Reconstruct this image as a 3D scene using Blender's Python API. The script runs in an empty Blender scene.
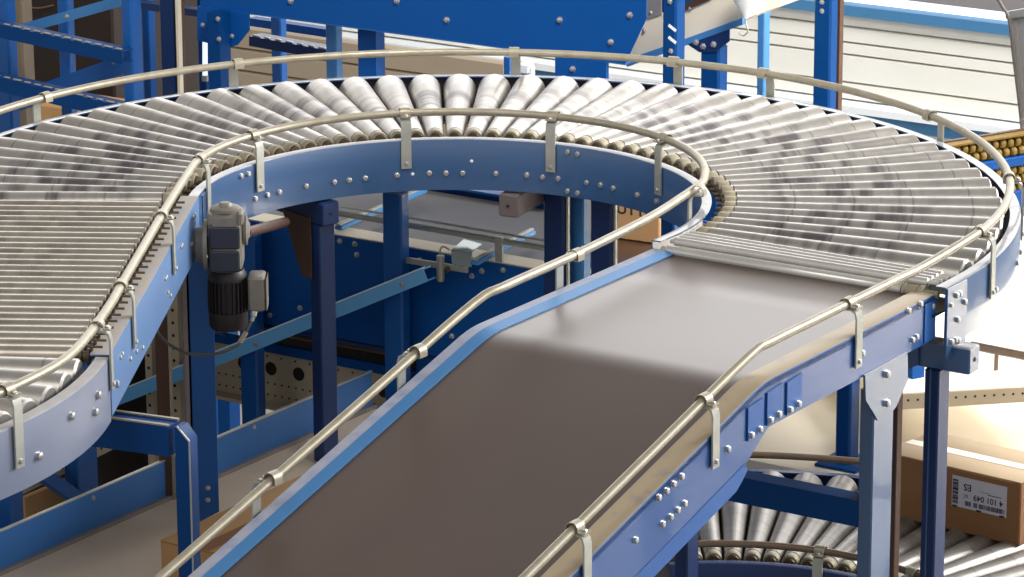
import bpy, math, random
from mathutils import Vector, Matrix

random.seed(7)
R = math.radians
scene = bpy.context.scene
col = scene.collection

# ------------------------------------------------------------------ camera
# z = 0 is the top flange of the roller curve; the curve's centre is the origin.
S = 1.65 / 0.598097
FPX = 3769.823
PITCH, ROLL = R(15.94085), R(-0.281444)
CAM = Vector((0.0659255 * S, -3.846840 * S, S))
_cp, _sp = math.cos(PITCH), math.sin(PITCH)
FW = Vector((0, _cp, -_sp))
_r0, _u0 = Vector((1, 0, 0)), Vector((0, _sp, _cp))
RT = _r0 * math.cos(ROLL) + _u0 * math.sin(ROLL)
UP = _u0 * math.cos(ROLL) - _r0 * math.sin(ROLL)
cam_data = bpy.data.cameras.new('camera')
cam_data.sensor_width = 36.0
cam_data.lens = 36.0 * FPX / 1024.0
cam_data.clip_start, cam_data.clip_end = 0.1, 200
cam = bpy.data.objects.new('camera', cam_data)
col.objects.link(cam)
cam.matrix_world = Matrix(((RT.x, UP.x, -FW.x, CAM.x), (RT.y, UP.y, -FW.y, CAM.y), (RT.z, UP.z, -FW.z, CAM.z), (0, 0, 0, 1)))
scene.camera = cam

# ------------------------------------------------------------------ world: daylight from the hall's windows (back and right), dim roof
scene.view_settings.view_transform = 'Standard'
scene.view_settings.look = 'None'
scene.view_settings.gamma = 1.0
scene.view_settings.use_curve_mapping = False
scene.view_settings.exposure = 0.0


def build_world():
    w = bpy.data.worlds.new('hall_daylight')
    scene.world = w
    w.use_nodes = True
    nt = w.node_tree
    nt.nodes.clear()
    N, L = nt.nodes.new, nt.links.new
    tc = N('ShaderNodeTexCoord')
    sep = N('ShaderNodeSeparateXYZ'); L(tc.outputs['Generated'], sep.inputs[0])
    rz = N('ShaderNodeValToRGB'); L(sep.outputs['Z'], rz.inputs[0])      # elevation
    e = rz.color_ramp.elements
    e[0].position, e[0].color = 0.0, (0.10, 0.10, 0.10, 1)
    e[1].position, e[1].color = 1.0, (0.05, 0.05, 0.05, 1)
    for p, c in ((0.06, 0.55), (0.16, 1.0), (0.36, 1.0), (0.50, 0.12), (0.7, 0.05)):
        k = e.new(p); k.color = (c, c, c, 1)
    flat = N('ShaderNodeVectorMath'); flat.operation = 'MULTIPLY'
    L(tc.outputs['Generated'], flat.inputs[0]); flat.inputs[1].default_value = (1, 1, 0)
    nrm = N('ShaderNodeVectorMath'); nrm.operation = 'NORMALIZE'; L(flat.outputs[0], nrm.inputs[0])
    dot = N('ShaderNodeVectorMath'); dot.operation = 'DOT_PRODUCT'; L(nrm.outputs[0], dot.inputs[0])
    a = R(42); dot.inputs[1].default_value = (math.cos(a), math.sin(a), 0)
    mr = N('ShaderNodeMapRange'); mr.interpolation_type = 'SMOOTHSTEP'
    L(dot.outputs['Value'], mr.inputs['Value'])
    mr.inputs['From Min'].default_value = -0.15; mr.inputs['From Max'].default_value = 0.92
    mr.inputs['To Min'].default_value = 0.17; mr.inputs['To Max'].default_value = 1.0
    mul = N('ShaderNodeMath'); mul.operation = 'MULTIPLY'; L(rz.outputs[0], mul.inputs[0]); L(mr.outputs[0], mul.inputs[1])
    st = N('ShaderNodeMath'); st.operation = 'MULTIPLY_ADD'; L(mul.outputs[0], st.inputs[0])
    st.inputs[1].default_value = 3.8; st.inputs[2].default_value = 0.20
    bg = N('ShaderNodeBackground'); bg.inputs[0].default_value = (1.0, 0.99, 0.985, 1)
    L(st.outputs[0], bg.inputs[1])
    out = N('ShaderNodeOutputWorld'); L(bg.outputs[0], out.inputs[0])


build_world()


def area_light(name, loc, aim, sx, sy, power, color=(1, 1, 1)):
    d = bpy.data.lights.new(name, 'AREA')
    d.shape = 'RECTANGLE'; d.size, d.size_y = sx, sy
    d.energy, d.color = power, color
    o = bpy.data.objects.new(name, d); col.objects.link(o)
    o.location = loc
    o.rotation_euler = (Vector(aim) - Vector(loc)).to_track_quat('-Z', 'Y').to_euler()
    return o


area_light('side_window_light', (8.5, 3.0, 3.6), (0.8, 0.6, -0.3), 4.0, 2.2, 850, (1.0, 0.99, 0.98))
area_light('left_fill_light', (-3.2, -5.0, 5.5), (-1.2, -0.5, -0.6), 3.0, 3.0, 140, (1.0, 0.97, 0.93))  # added soft fill for the dim lower left, not a real lamp
rear = area_light('upper_back_fill_light', (1.8, -2.0, 5.6), (0.6, 4.2, -0.2), 2.0, 2.0, 70, (1.0, 0.98, 0.95))  # added fill on the background's front faces, not a real lamp
rear.data.spread = R(55)
sky = area_light('roof_window_light', (5.6, 2.4, 5.0), (5.0, 2.8, -2.6), 3.0, 5.0, 360, (1.0, 0.98, 0.95))
sky.data.spread = R(56)
back = area_light('siding_fill_light', (2.4, 6.6, 4.6), (4.0, 11.0, -1.8), 9.0, 1.2, 210, (1.0, 0.99, 0.97))  # added only to brighten the ribbed siding
back.data.spread = R(100)

# ------------------------------------------------------------------ directions
PHI = R(-33.3)
UU = Vector((math.cos(PHI), math.sin(PHI), 0))          # across the belt, to the right
VV = Vector((-math.sin(PHI), math.cos(PHI), 0))         # away along the belt
ZZ = Vector((0, 0, 1))
SD = R(266.4856)
DD = Vector((math.cos(SD), math.sin(SD), 0))            # straight rollers run towards the viewer
NN = Vector((DD.y, -DD.x, 0))                           # across the straight, to the left
FLOOR = -2.6


def P(u, v, z):
    return UU * u + VV * v + ZZ * z


def pol(r, deg, z=0.0, c=(0, 0)):
    return Vector((c[0] + r * math.cos(R(deg)), c[1] + r * math.sin(R(deg)), z))


def ray(x, y):
    return RT * ((x - 512) / FPX) - UP * ((y - 288.5) / FPX) + FW


def on_z(x, y, z):
    d = ray(x, y); return CAM + d * ((z - CAM.z) / d.z)


def on_v(x, y, v):
    d = ray(x, y); return CAM + d * ((v - CAM.dot(VV)) / d.dot(VV))


def on_u(x, y, u):
    d = ray(x, y); return CAM + d * ((u - CAM.dot(UU)) / d.dot(UU))


def on_y(x, y, Y):
    d = ray(x, y); return CAM + d * ((Y - CAM.y) / d.y)


# ------------------------------------------------------------------ materials
def lin(r, g, b):
    f = lambda c: c / 12.92 if c <= 0.04045 else ((c + 0.055) / 1.055) ** 2.4
    return (f(r / 255), f(g / 255), f(b / 255), 1)


def make_mat(name, base, rough=0.5, metal=0.0, var=0.12, scale=9.0, stretch=(1, 1, 1), dust=None, dust_amt=0.0,
             bump=0.0, spec=0.5, dark=None, dark_amt=0.0, coat=0.0):
    m = bpy.data.materials.new(name); m.use_nodes = True
    nt = m.node_tree; N, L = nt.nodes.new, nt.links.new
    b = nt.nodes['Principled BSDF']
    b.inputs['Roughness'].default_value = rough
    b.inputs['Metallic'].default_value = metal
    b.inputs['Specular IOR Level'].default_value = spec
    b.inputs['Coat Weight'].default_value = coat
    tc = N('ShaderNodeTexCoord'); mp = N('ShaderNodeMapping'); mp.inputs['Scale'].default_value = stretch
    L(tc.outputs['Object'], mp.inputs[0])
    nz = N('ShaderNodeTexNoise'); nz.inputs['Scale'].default_value = scale; nz.inputs['Detail'].default_value = 5
    L(mp.outputs[0], nz.inputs['Vector'])
    lo = tuple(c * (1 - var) for c in base[:3]) + (1,); hi = tuple(min(1, c * (1 + var)) for c in base[:3]) + (1,)
    mx = N('ShaderNodeMix'); mx.data_type = 'RGBA'
    L(nz.outputs['Fac'], mx.inputs[0]); mx.inputs[6].default_value = lo; mx.inputs[7].default_value = hi
    colr = mx.outputs[2]
    if dark:
        n2 = N('ShaderNodeTexNoise'); n2.inputs['Scale'].default_value = scale * 0.45; n2.inputs['Detail'].default_value = 3
        L(mp.outputs[0], n2.inputs['Vector'])
        r = N('ShaderNodeMapRange'); L(n2.outputs['Fac'], r.inputs['Value'])
        r.inputs['From Min'].default_value = 0.48; r.inputs['From Max'].default_value = 0.66
        r.inputs['To Max'].default_value = dark_amt
        m2 = N('ShaderNodeMix'); m2.data_type = 'RGBA'
        L(r.outputs[0], m2.inputs[0]); L(colr, m2.inputs[6]); m2.inputs[7].default_value = dark
        colr = m2.outputs[2]
    if dust:
        # settled dust lies on faces that look up
        g = N('ShaderNodeNewGeometry'); s = N('ShaderNodeSeparateXYZ'); L(g.outputs['Normal'], s.inputs[0])
        r = N('ShaderNodeMapRange'); L(s.outputs['Z'], r.inputs['Value'])
        r.inputs['From Min'].default_value = 0.55; r.inputs['From Max'].default_value = 0.95
        r.inputs['To Max'].default_value = dust_amt
        n3 = N('ShaderNodeTexNoise'); n3.inputs['Scale'].default_value = 22; n3.inputs['Detail'].default_value = 6
        L(tc.outputs['Object'], n3.inputs['Vector'])
        r3 = N('ShaderNodeMapRange'); L(n3.outputs['Fac'], r3.inputs['Value'])
        r3.inputs['From Min'].default_value = 0.25; r3.inputs['From Max'].default_value = 0.6; r3.inputs['To Min'].default_value = 0.55
        mm = N('ShaderNodeMath'); mm.operation = 'MULTIPLY'; L(r.outputs[0], mm.inputs[0]); L(r3.outputs[0], mm.inputs[1])
        m3 = N('ShaderNodeMix'); m3.data_type = 'RGBA'
        L(mm.outputs[0], m3.inputs[0]); L(colr, m3.inputs[6]); m3.inputs[7].default_value = dust
        colr = m3.outputs[2]
        rr = N('ShaderNodeMapRange'); L(mm.outputs[0], rr.inputs['Value'])
        rr.inputs['To Min'].default_value = rough; rr.inputs['To Max'].default_value = 0.75
        L(rr.outputs[0], b.inputs['Roughness'])
    L(colr, b.inputs['Base Color'])
    if bump:
        bp = N('ShaderNodeBump'); bp.inputs['Strength'].default_value = bump; bp.inputs['Distance'].default_value = 0.002
        L(nz.outputs['Fac'], bp.inputs['Height']); L(bp.outputs[0], b.inputs['Normal'])
    return m


def roller_mat(name, base, scuff, lo, hi, rough, metal, amt, seams=True):
    """galvanised roller; dark rubber scuffs lie in bands along the roller where the parcels run"""
    m = bpy.data.materials.new(name); m.use_nodes = True
    nt = m.node_tree; N, L = nt.nodes.new, nt.links.new
    b = nt.nodes['Principled BSDF']
    b.inputs['Metallic'].default_value = metal
    b.inputs['Roughness'].default_value = rough
    tc = N('ShaderNodeTexCoord'); oi = N('ShaderNodeObjectInfo')
    sep = N('ShaderNodeSeparateXYZ'); L(tc.outputs['Object'], sep.inputs[0])
    cmb = N('ShaderNodeCombineXYZ')
    sc = N('ShaderNodeMath'); sc.operation = 'MULTIPLY'; L(sep.outputs['X'], sc.inputs[0]); sc.inputs[1].default_value = 13
    L(sc.outputs[0], cmb.inputs[0])
    rs = N('ShaderNodeMath'); rs.operation = 'MULTIPLY'; L(oi.outputs['Random'], rs.inputs[0]); rs.inputs[1].default_value = 60
    L(rs.outputs[0], cmb.inputs[1])
    nz = N('ShaderNodeTexNoise'); nz.inputs['Scale'].default_value = 1.0; nz.inputs['Detail'].default_value = 4
    L(cmb.outputs[0], nz.inputs['Vector'])
    r1 = N('ShaderNodeMapRange'); L(nz.outputs['Fac'], r1.inputs['Value'])
    r1.inputs['From Min'].default_value = 0.46; r1.inputs['From Max'].default_value = 0.62
    a = N('ShaderNodeMapRange'); a.interpolation_type = 'SMOOTHSTEP'; L(sep.outputs['X'], a.inputs['Value'])
    a.inputs['From Min'].default_value = lo - 0.08; a.inputs['From Max'].default_value = lo + 0.08
    c = N('ShaderNodeMapRange'); c.interpolation_type = 'SMOOTHSTEP'; L(sep.outputs['X'], c.inputs['Value'])
    c.inputs['From Min'].default_value = hi - 0.10; c.inputs['From Max'].default_value = hi + 0.10
    c.inputs['To Min'].default_value = 1; c.inputs['To Max'].default_value = 0
    m1 = N('ShaderNodeMath'); m1.operation = 'MULTIPLY'; L(a.outputs[0], m1.inputs[0]); L(c.outputs[0], m1.inputs[1])
    m2 = N('ShaderNodeMath'); m2.operation = 'MULTIPLY'; L(m1.outputs[0], m2.inputs[0]); L(r1.outputs[0], m2.inputs[1])
    m3 = N('ShaderNodeMath'); m3.operation = 'MULTIPLY'; L(m2.outputs[0], m3.inputs[0]); m3.inputs[1].default_value = amt
    fn = N('ShaderNodeTexNoise'); fn.inputs['Scale'].default_value = 30; fn.inputs['Detail'].default_value = 5
    L(tc.outputs['Object'], fn.inputs['Vector'])
    mx0 = N('ShaderNodeMix'); mx0.data_type = 'RGBA'; L(fn.outputs['Fac'], mx0.inputs[0])
    mx0.inputs[6].default_value = tuple(x * 0.82 for x in base[:3]) + (1,); mx0.inputs[7].default_value = tuple(min(1, x * 1.15) for x in base[:3]) + (1,)
    mx = N('ShaderNodeMix'); mx.data_type = 'RGBA'; L(m3.outputs[0], mx.inputs[0])
    L(mx0.outputs[2], mx.inputs[6]); mx.inputs[7].default_value = scuff
    # seams between the roller's sleeves
    sa = N('ShaderNodeMath'); sa.operation = 'ADD'; L(sep.outputs['X'], sa.inputs[0]); sa.inputs[1].default_value = 0.14
    sm = N('ShaderNodeMath'); sm.operation = 'MODULO'; L(sa.outputs[0], sm.inputs[0]); sm.inputs[1].default_value = 0.17
    sl = N('ShaderNodeMath'); sl.operation = 'LESS_THAN'; L(sm.outputs[0], sl.inputs[0]); sl.inputs[1].default_value = 0.006 if seams else -1.0
    sk = N('ShaderNodeMath'); sk.operation = 'MULTIPLY'; L(sl.outputs[0], sk.inputs[0]); sk.inputs[1].default_value = 0.38
    mz = N('ShaderNodeMix'); mz.data_type = 'RGBA'; L(sk.outputs[0], mz.inputs[0])
    L(mx.outputs[2], mz.inputs[6]); mz.inputs[7].default_value = lin(70, 62, 56)
    L(mz.outputs[2], b.inputs['Base Color'])
    return m


DUST = lin(176, 158, 128)
M = {}
M['blue'] = make_mat('blue_paint', lin(22, 90, 164), 0.38, var=0.10, scale=5, dust=lin(150, 150, 160), dust_amt=0.55)
M['blue_dusty'] = make_mat('blue_paint_under_dust', lin(24, 80, 146), 0.33, var=0.10, scale=5, dust=lin(176, 158, 128), dust_amt=1.3, spec=0.6, coat=0.3)
M['blue_clean'] = make_mat('blue_paint_clean', lin(2, 78, 152), 0.5, var=0.06, scale=3, spec=0.25)
M['blue_light'] = make_mat('light_blue_paint', lin(70, 132, 190), 0.4, var=0.10, scale=5)
M['steel_blue'] = make_mat('steel_blue_trim', lin(66, 122, 166), 0.5, var=0.06)
M['beige_dim'] = make_mat('dull_beige_column', lin(124, 110, 90), 0.6)
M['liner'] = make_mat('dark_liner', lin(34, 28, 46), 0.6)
M['blue_deep'] = make_mat('deep_blue_paint', lin(0, 62, 122), 0.5, var=0.08, scale=3, spec=0.18)
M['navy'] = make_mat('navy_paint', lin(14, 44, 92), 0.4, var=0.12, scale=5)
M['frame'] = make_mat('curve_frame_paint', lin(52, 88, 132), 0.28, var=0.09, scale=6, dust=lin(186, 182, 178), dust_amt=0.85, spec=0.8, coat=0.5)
M['frame_reflect_pale'] = make_mat('curve_paint_with_reflection', lin(118, 126, 148), 0.36, var=0.06, scale=6, dust=lin(190, 184, 176), dust_amt=0.85, spec=0.7)  # same frame paint, with the bright floor's reflection put into the colour
M['frame_reflect_mid'] = make_mat('straight_paint_with_reflection', lin(100, 134, 180), 0.32, var=0.08, scale=6, dust=DUST, dust_amt=0.85, spec=0.8)  # frame paint lightened to carry reflected light along the straight
M['blue_grey_dust'] = make_mat('blue_paint_grey_dust', lin(30, 98, 168), 0.34, var=0.08, scale=5, dust=lin(176, 178, 192), dust_amt=0.95, spec=0.8)
M['rail'] = make_mat('weathered_rail_tube', lin(170, 162, 142), 0.40, 0.35, var=0.10, scale=40, dark=lin(140, 126, 104), dark_amt=0.35)
M['galv'] = make_mat('galvanised_strap', lin(178, 178, 168), 0.45, 0.45, var=0.2, scale=25)
M['bolt'] = make_mat('zinc_bolt', lin(190, 190, 188), 0.35, 0.7, var=0.15, scale=60)
M['steel'] = make_mat('bright_steel', lin(205, 205, 202), 0.3, 0.8, var=0.12, scale=18, stretch=(1, 12, 12))
M['tube_grey'] = make_mat('dull_galvanised_tube', lin(216, 212, 205), 0.26, 0.35, var=0.1, scale=20)
M['zinc_axle'] = make_mat('dull_steel_axle', lin(95, 84, 68), 0.5, 0.5, var=0.25, scale=40)
M['tan_cap'] = make_mat('tan_plastic_ring', lin(166, 156, 132), 0.5, var=0.15, scale=40)
M['dark_cap'] = make_mat('dark_sprocket', lin(92, 78, 60), 0.5, 0.3, var=0.3, scale=60)
M['chain'] = make_mat('brown_drive_ring', lin(120, 92, 58), 0.55, 0.2, var=0.3, scale=60)
M['black_line'] = make_mat('black_rubber', lin(30, 27, 26), 0.6, var=0.2, scale=30)
M['belt'] = make_mat('brown_conveyor_belt', lin(74, 52, 38), 0.34, var=0.10, scale=4, stretch=(1, 1, 1), dark=lin(50, 36, 28), dark_amt=0.35, spec=0.85)
M['belt_grey'] = make_mat('grey_conveyor_belt', lin(104, 102, 100), 0.45, var=0.1, scale=6)
M['belt_tan'] = make_mat('tan_conveyor_belt', lin(226, 206, 180), 0.6, var=0.1, scale=8)
M['roller'] = roller_mat('galvanised_taper_roller', lin(182, 177, 170), lin(88, 80, 84), 0.14, 0.58, 0.33, 0.55, 0.8)
M['roller_s'] = roller_mat('galvanised_straight_roller', lin(176, 168, 154), lin(120, 110, 104), 0.20, 0.66, 0.32, 0.55, 0.5, False)
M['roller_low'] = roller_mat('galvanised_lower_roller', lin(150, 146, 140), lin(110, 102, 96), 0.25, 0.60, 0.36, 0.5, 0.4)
M['motor'] = make_mat('grey_gearbox_casting', lin(132, 126, 116), 0.5, 0.25, var=0.2, scale=30)
M['motor_dark'] = make_mat('black_motor_casting', lin(44, 40, 40), 0.45, 0.2, var=0.2, scale=30)
M['motor_panel'] = make_mat('slate_motor_panel', lin(46, 50, 62), 0.4, var=0.1, scale=30)
M['cable'] = make_mat('grey_cable', lin(96, 90, 84), 0.5, var=0.1)
M['card'] = make_mat('cardboard', lin(200, 154, 102), 0.75, var=0.08, scale=7, stretch=(1, 1, 4))
M['card_dark'] = make_mat('brown_cardboard', lin(142, 100, 62), 0.75, var=0.08, scale=7, stretch=(1, 1, 4))
M['card_lit_top'] = make_mat('lit_top_cardboard', lin(190, 166, 132), 0.7, var=0.08, scale=7)  # strong light on the box top put into the flap colour
M['blue_board'] = make_mat('blue_edge_board', lin(44, 108, 176), 0.42, var=0.08, scale=5)
M['brace'] = make_mat('pale_blue_brace', lin(112, 184, 240), 0.4, var=0.06)
M['tape'] = make_mat('pale_packing_tape', lin(232, 222, 200), 0.25, var=0.05)
M['paper'] = make_mat('white_label_paper', lin(200, 198, 206), 0.6, var=0.03)
M['ink'] = make_mat('black_ink', lin(44, 40, 48), 0.7, var=0.1)
M['cream'] = make_mat('cream_sheet', lin(232, 220, 196), 0.55, var=0.05)
M['beige_steel'] = make_mat('beige_perforated_steel', lin(196, 180, 152), 0.55, var=0.1, scale=10)
M['white_bed'] = make_mat('white_steel_bed', lin(246, 240, 228), 0.5, var=0.03)
M['brown'] = make_mat('brown_steel', lin(84, 60, 46), 0.5, 0.2, var=0.2)
M['beam_grey'] = make_mat('brown_grey_beam', lin(112, 100, 100), 0.5, var=0.12)
M['copper'] = make_mat('brown_rail_tube', lin(122, 102, 84), 0.4, 0.4, var=0.2, scale=30)
M['dark'] = make_mat('dark_shade_and_parts', lin(34, 22, 16), 0.7, var=0.3, scale=4)  # near-black brown for holes, bottom plate and added shade sheets
M['yellow'] = make_mat('yellow_plastic_wheel', lin(124, 96, 22), 0.55, var=0.15, scale=30)
M['white'] = make_mat('white_paint', lin(236, 240, 242), 0.5, var=0.03)
M['alu'] = make_mat('aluminium_profile', lin(176, 176, 172), 0.35, 0.6, var=0.1)
M['zincgreen'] = make_mat('zinc_plated_plate', lin(200, 210, 204), 0.3, 0.6, var=0.12, scale=14)
M['grey'] = make_mat('grey_sheet', lin(136, 130, 128), 0.5, var=0.08)
M['concrete'] = make_mat('concrete_floor', lin(158, 156, 152), 0.6, var=0.12, scale=3)


def siding_mat():
    m = bpy.data.materials.new('ribbed_cream_siding'); m.use_nodes = True
    nt = m.node_tree; N, L = nt.nodes.new, nt.links.new
    b = nt.nodes['Principled BSDF']; b.inputs['Roughness'].default_value = 0.55
    tc = N('ShaderNodeTexCoord'); nz = N('ShaderNodeTexNoise'); nz.inputs['Scale'].default_value = 2.5; nz.inputs['Detail'].default_value = 4
    L(tc.outputs['Object'], nz.inputs['Vector'])
    mx = N('ShaderNodeMix'); mx.data_type = 'RGBA'; L(nz.outputs['Fac'], mx.inputs[0])
    mx.inputs[6].default_value = lin(226, 224, 214); mx.inputs[7].default_value = lin(240, 238, 230)
    L(mx.outputs[2], b.inputs['Base Color'])
    return m


M['siding'] = siding_mat()
M['daylight'] = make_mat('daylight_slit_glass', lin(240, 246, 252), 0.3)
_b = M['daylight'].node_tree.nodes['Principled BSDF']
_b.inputs['Emission Color'].default_value = (0.95, 0.98, 1, 1); _b.inputs['Emission Strength'].default_value = 1.0


# ------------------------------------------------------------------ mesh builder
class MB:
    def __init__(self):
        self.v, self.f = [], []

    def add(self, verts, faces):
        o = len(self.v)
        self.v += [Vector(p) for p in verts]
        self.f += [tuple(i + o for i in f) for f in faces]
        return self

    def box(self, c, X, Y, Z, bev=0.0):
        """c centre; X, Y, Z half-extent vectors"""
        c = Vector(c)
        if bev <= 0:
            vs = [c + X * a + Y * b + Z * d for d in (-1, 1) for a, b in ((-1, -1), (1, -1), (1, 1), (-1, 1))]
            return self.add(vs, [(3, 2, 1, 0), (4, 5, 6, 7), (0, 1, 5, 4), (1, 2, 6, 5), (2, 3, 7, 6), (3, 0, 4, 7)])
        lx, ly = X.length, Y.length
        poly = []
        bx, by = max(-1, 1 - bev / lx), max(-1, 1 - bev / ly)
        for a, b in ((bx, -1), (1, -by), (1, by), (bx, 1), (-bx, 1), (-1, by), (-1, -by), (-bx, -1)):
            poly.append((a, b))
        bz = 1 - bev / Z.length
        rings = []
        for d, k in ((-1, bev), (-bz, 0), (bz, 0), (1, bev)):
            rings.append([c + X * (a * (1 - k / lx)) + Y * (b * (1 - k / ly)) + Z * d for a, b in poly])
        return self.loft(rings)

    def loft(self, rings, caps=True, closed=True):
        n = len(rings[0]); vs = [p for r in rings for p in r]; fs = []
        for i in range(len(rings) - 1):
            for j in range(n if closed else n - 1):
                k = (j + 1) % n
                fs.append((i * n + j, i * n + k, (i + 1) * n + k, (i + 1) * n + j))
        if caps:
            fs.append(tuple(reversed(range(n)))); fs.append(tuple(range((len(rings) - 1) * n, len(rings) * n)))
        return self.add(vs, fs)

    def bar(self, a, b, w, h, up=ZZ, bev=0.0):
        """bar from a to b, width w across, height h along up; a and b on its centre line"""
        a, b = Vector(a), Vector(b); d = (b - a)
        x = d.normalized(); s = x.cross(up)
        s = s.normalized() if s.length > 1e-6 else Vector((1, 0, 0))
        t = s.cross(x).normalized()
        return self.box((a + b) / 2, d / 2, s * (w / 2), t * (h / 2), bev)

    def tube(self, pts, r, seg=10, caps=True):
        pts = [Vector(p) for p in pts]; rings = []; prev = None
        for i, p in enumerate(pts):
            a = pts[max(0, i - 1)]; b = pts[min(len(pts) - 1, i + 1)]
            t = (b - a).normalized()
            if prev is None:
                n = t.cross(ZZ); n = n.normalized() if n.length > 1e-3 else t.cross(Vector((1, 0, 0))).normalized()
            else:
                n = (prev - t * prev.dot(t)).normalized()
            prev = n; q = t.cross(n)
            rings.append([p + (n * math.cos(2 * math.pi * k / seg) + q * math.sin(2 * math.pi * k / seg)) * r for k in range(seg)])
        return self.loft(rings, caps)

    def lathe(self, o, ax, prof, seg=16, caps=True):
        """prof: (distance along ax, radius)"""
        o = Vector(o); ax = Vector(ax).normalized()
        n = ax.cross(ZZ); n = n.normalized() if n.length > 1e-3 else Vector((1, 0, 0))
        q = ax.cross(n)
        rings = [[o + ax * d + (n * math.cos(2 * math.pi * k / seg) + q * math.sin(2 * math.pi * k / seg)) * r for k in range(seg)] for d, r in prof]
        return self.loft(rings, caps)

    def prism(self, poly, depth):
        """closed outline (3-D points) pushed along the vector depth"""
        poly = [Vector(p) for p in poly]; depth = Vector(depth)
        return self.loft([poly, [p + depth for p in poly]])

    def sweep(self, sec, path, caps=True):
        """sec: (a, z) outline; path: list of (point, inward unit vector)"""
        return self.loft([[p + n * a + ZZ * z for a, z in sec] for p, n in path], caps)

    def build(self, name, mat, parent=None, sharp=0.7, local=False):
        me = bpy.data.meshes.new(name)
        off = Vector((0, 0, 0))
        if parent is not None and not local:
            off = world_loc(parent)
        me.from_pydata([p - off for p in self.v], [], self.f)
        me.update()
        import bmesh
        bm = bmesh.new(); bm.from_mesh(me); bmesh.ops.recalc_face_normals(bm, faces=bm.faces); bm.to_mesh(me); bm.free()
        me.polygons.foreach_set('use_smooth', [True] * len(me.polygons))
        me.set_sharp_from_angle(angle=sharp)
        me.materials.append(mat)
        o = bpy.data.objects.new(name, me); col.objects.link(o)
        if parent is not None:
            o.parent = parent
        return o


def world_loc(o):
    p = Vector((0, 0, 0))
    while o is not None:
        p = p + o.location; o = o.parent
    return p


def tag(o, label, cat, group=None, kind=None):
    o['label'] = label
    if cat: o['category'] = cat
    if group: o['group'] = group
    if kind: o['kind'] = kind
    return o


def thing(name, loc, label, cat, group=None):
    o = bpy.data.objects.new(name, None); col.objects.link(o)
    o.empty_display_size = 0.1
    o.location = loc
    return tag(o, label, cat, group)


def structure(name, mb, mat):
    o = mb.build(name, mat); o['kind'] = 'structure'; return o


# a hex bolt, shared by all copies; its axis is local +Z
def bolt_mesh(name, r=0.0085, h=0.008):
    mb = MB().lathe((0, 0, -0.002), (0, 0, 1), [(0, r * 1.3), (0.002, r * 1.3), (0.0022, r), (h, r), (h + 0.002, r * 0.7)], 6)
    o = mb.build(name, M['bolt']); me = o.data
    bpy.data.objects.remove(o)
    return me


BOLT = bolt_mesh('bolt')
BOLT_S = bolt_mesh('small_bolt', 0.0065, 0.006)
BOLT_L = bolt_mesh('large_bolt', 0.0105, 0.011)


def bolt(p, n, parent, me=None, name='bolt'):
    o = bpy.data.objects.new(name, me or BOLT); col.objects.link(o)
    o.parent = parent
    o.location = Vector(p) - world_loc(parent)
    o.rotation_euler = Vector(n).to_track_quat('Z', 'Y').to_euler()
    return o


def channel(w, h, t=0.004, c=0.004, lip=0.0):
    """C outline, web at a = 0, flanges towards +a; soft top fold"""
    s = [(0, -c), (c * 0.3, -c * 0.3), (c, 0), (w, 0)]
    if lip: s += [(w, -lip), (w - t, -lip)]
    s += [(w - t if lip else w, -t), (t, -t), (t, -h + t), (w * 0.8, -h + t), (w * 0.8, -h), (0, -h)]
    return s


def arc_path(r, a0, a1, n, inward, c=(0, 0), z=0.0):
    out = []
    for i in range(n + 1):
        a = a0 + (a1 - a0) * i / n
        nrm = Vector((math.cos(R(a)), math.sin(R(a)), 0)) * inward
        out.append((pol(r, a, z, c), nrm))
    return out


RI, RO = 0.733, 1.650
HI, HO = 0.162, 0.165
A0, A1 = 176.4856, -33.3
TAIL = 0.075


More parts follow.
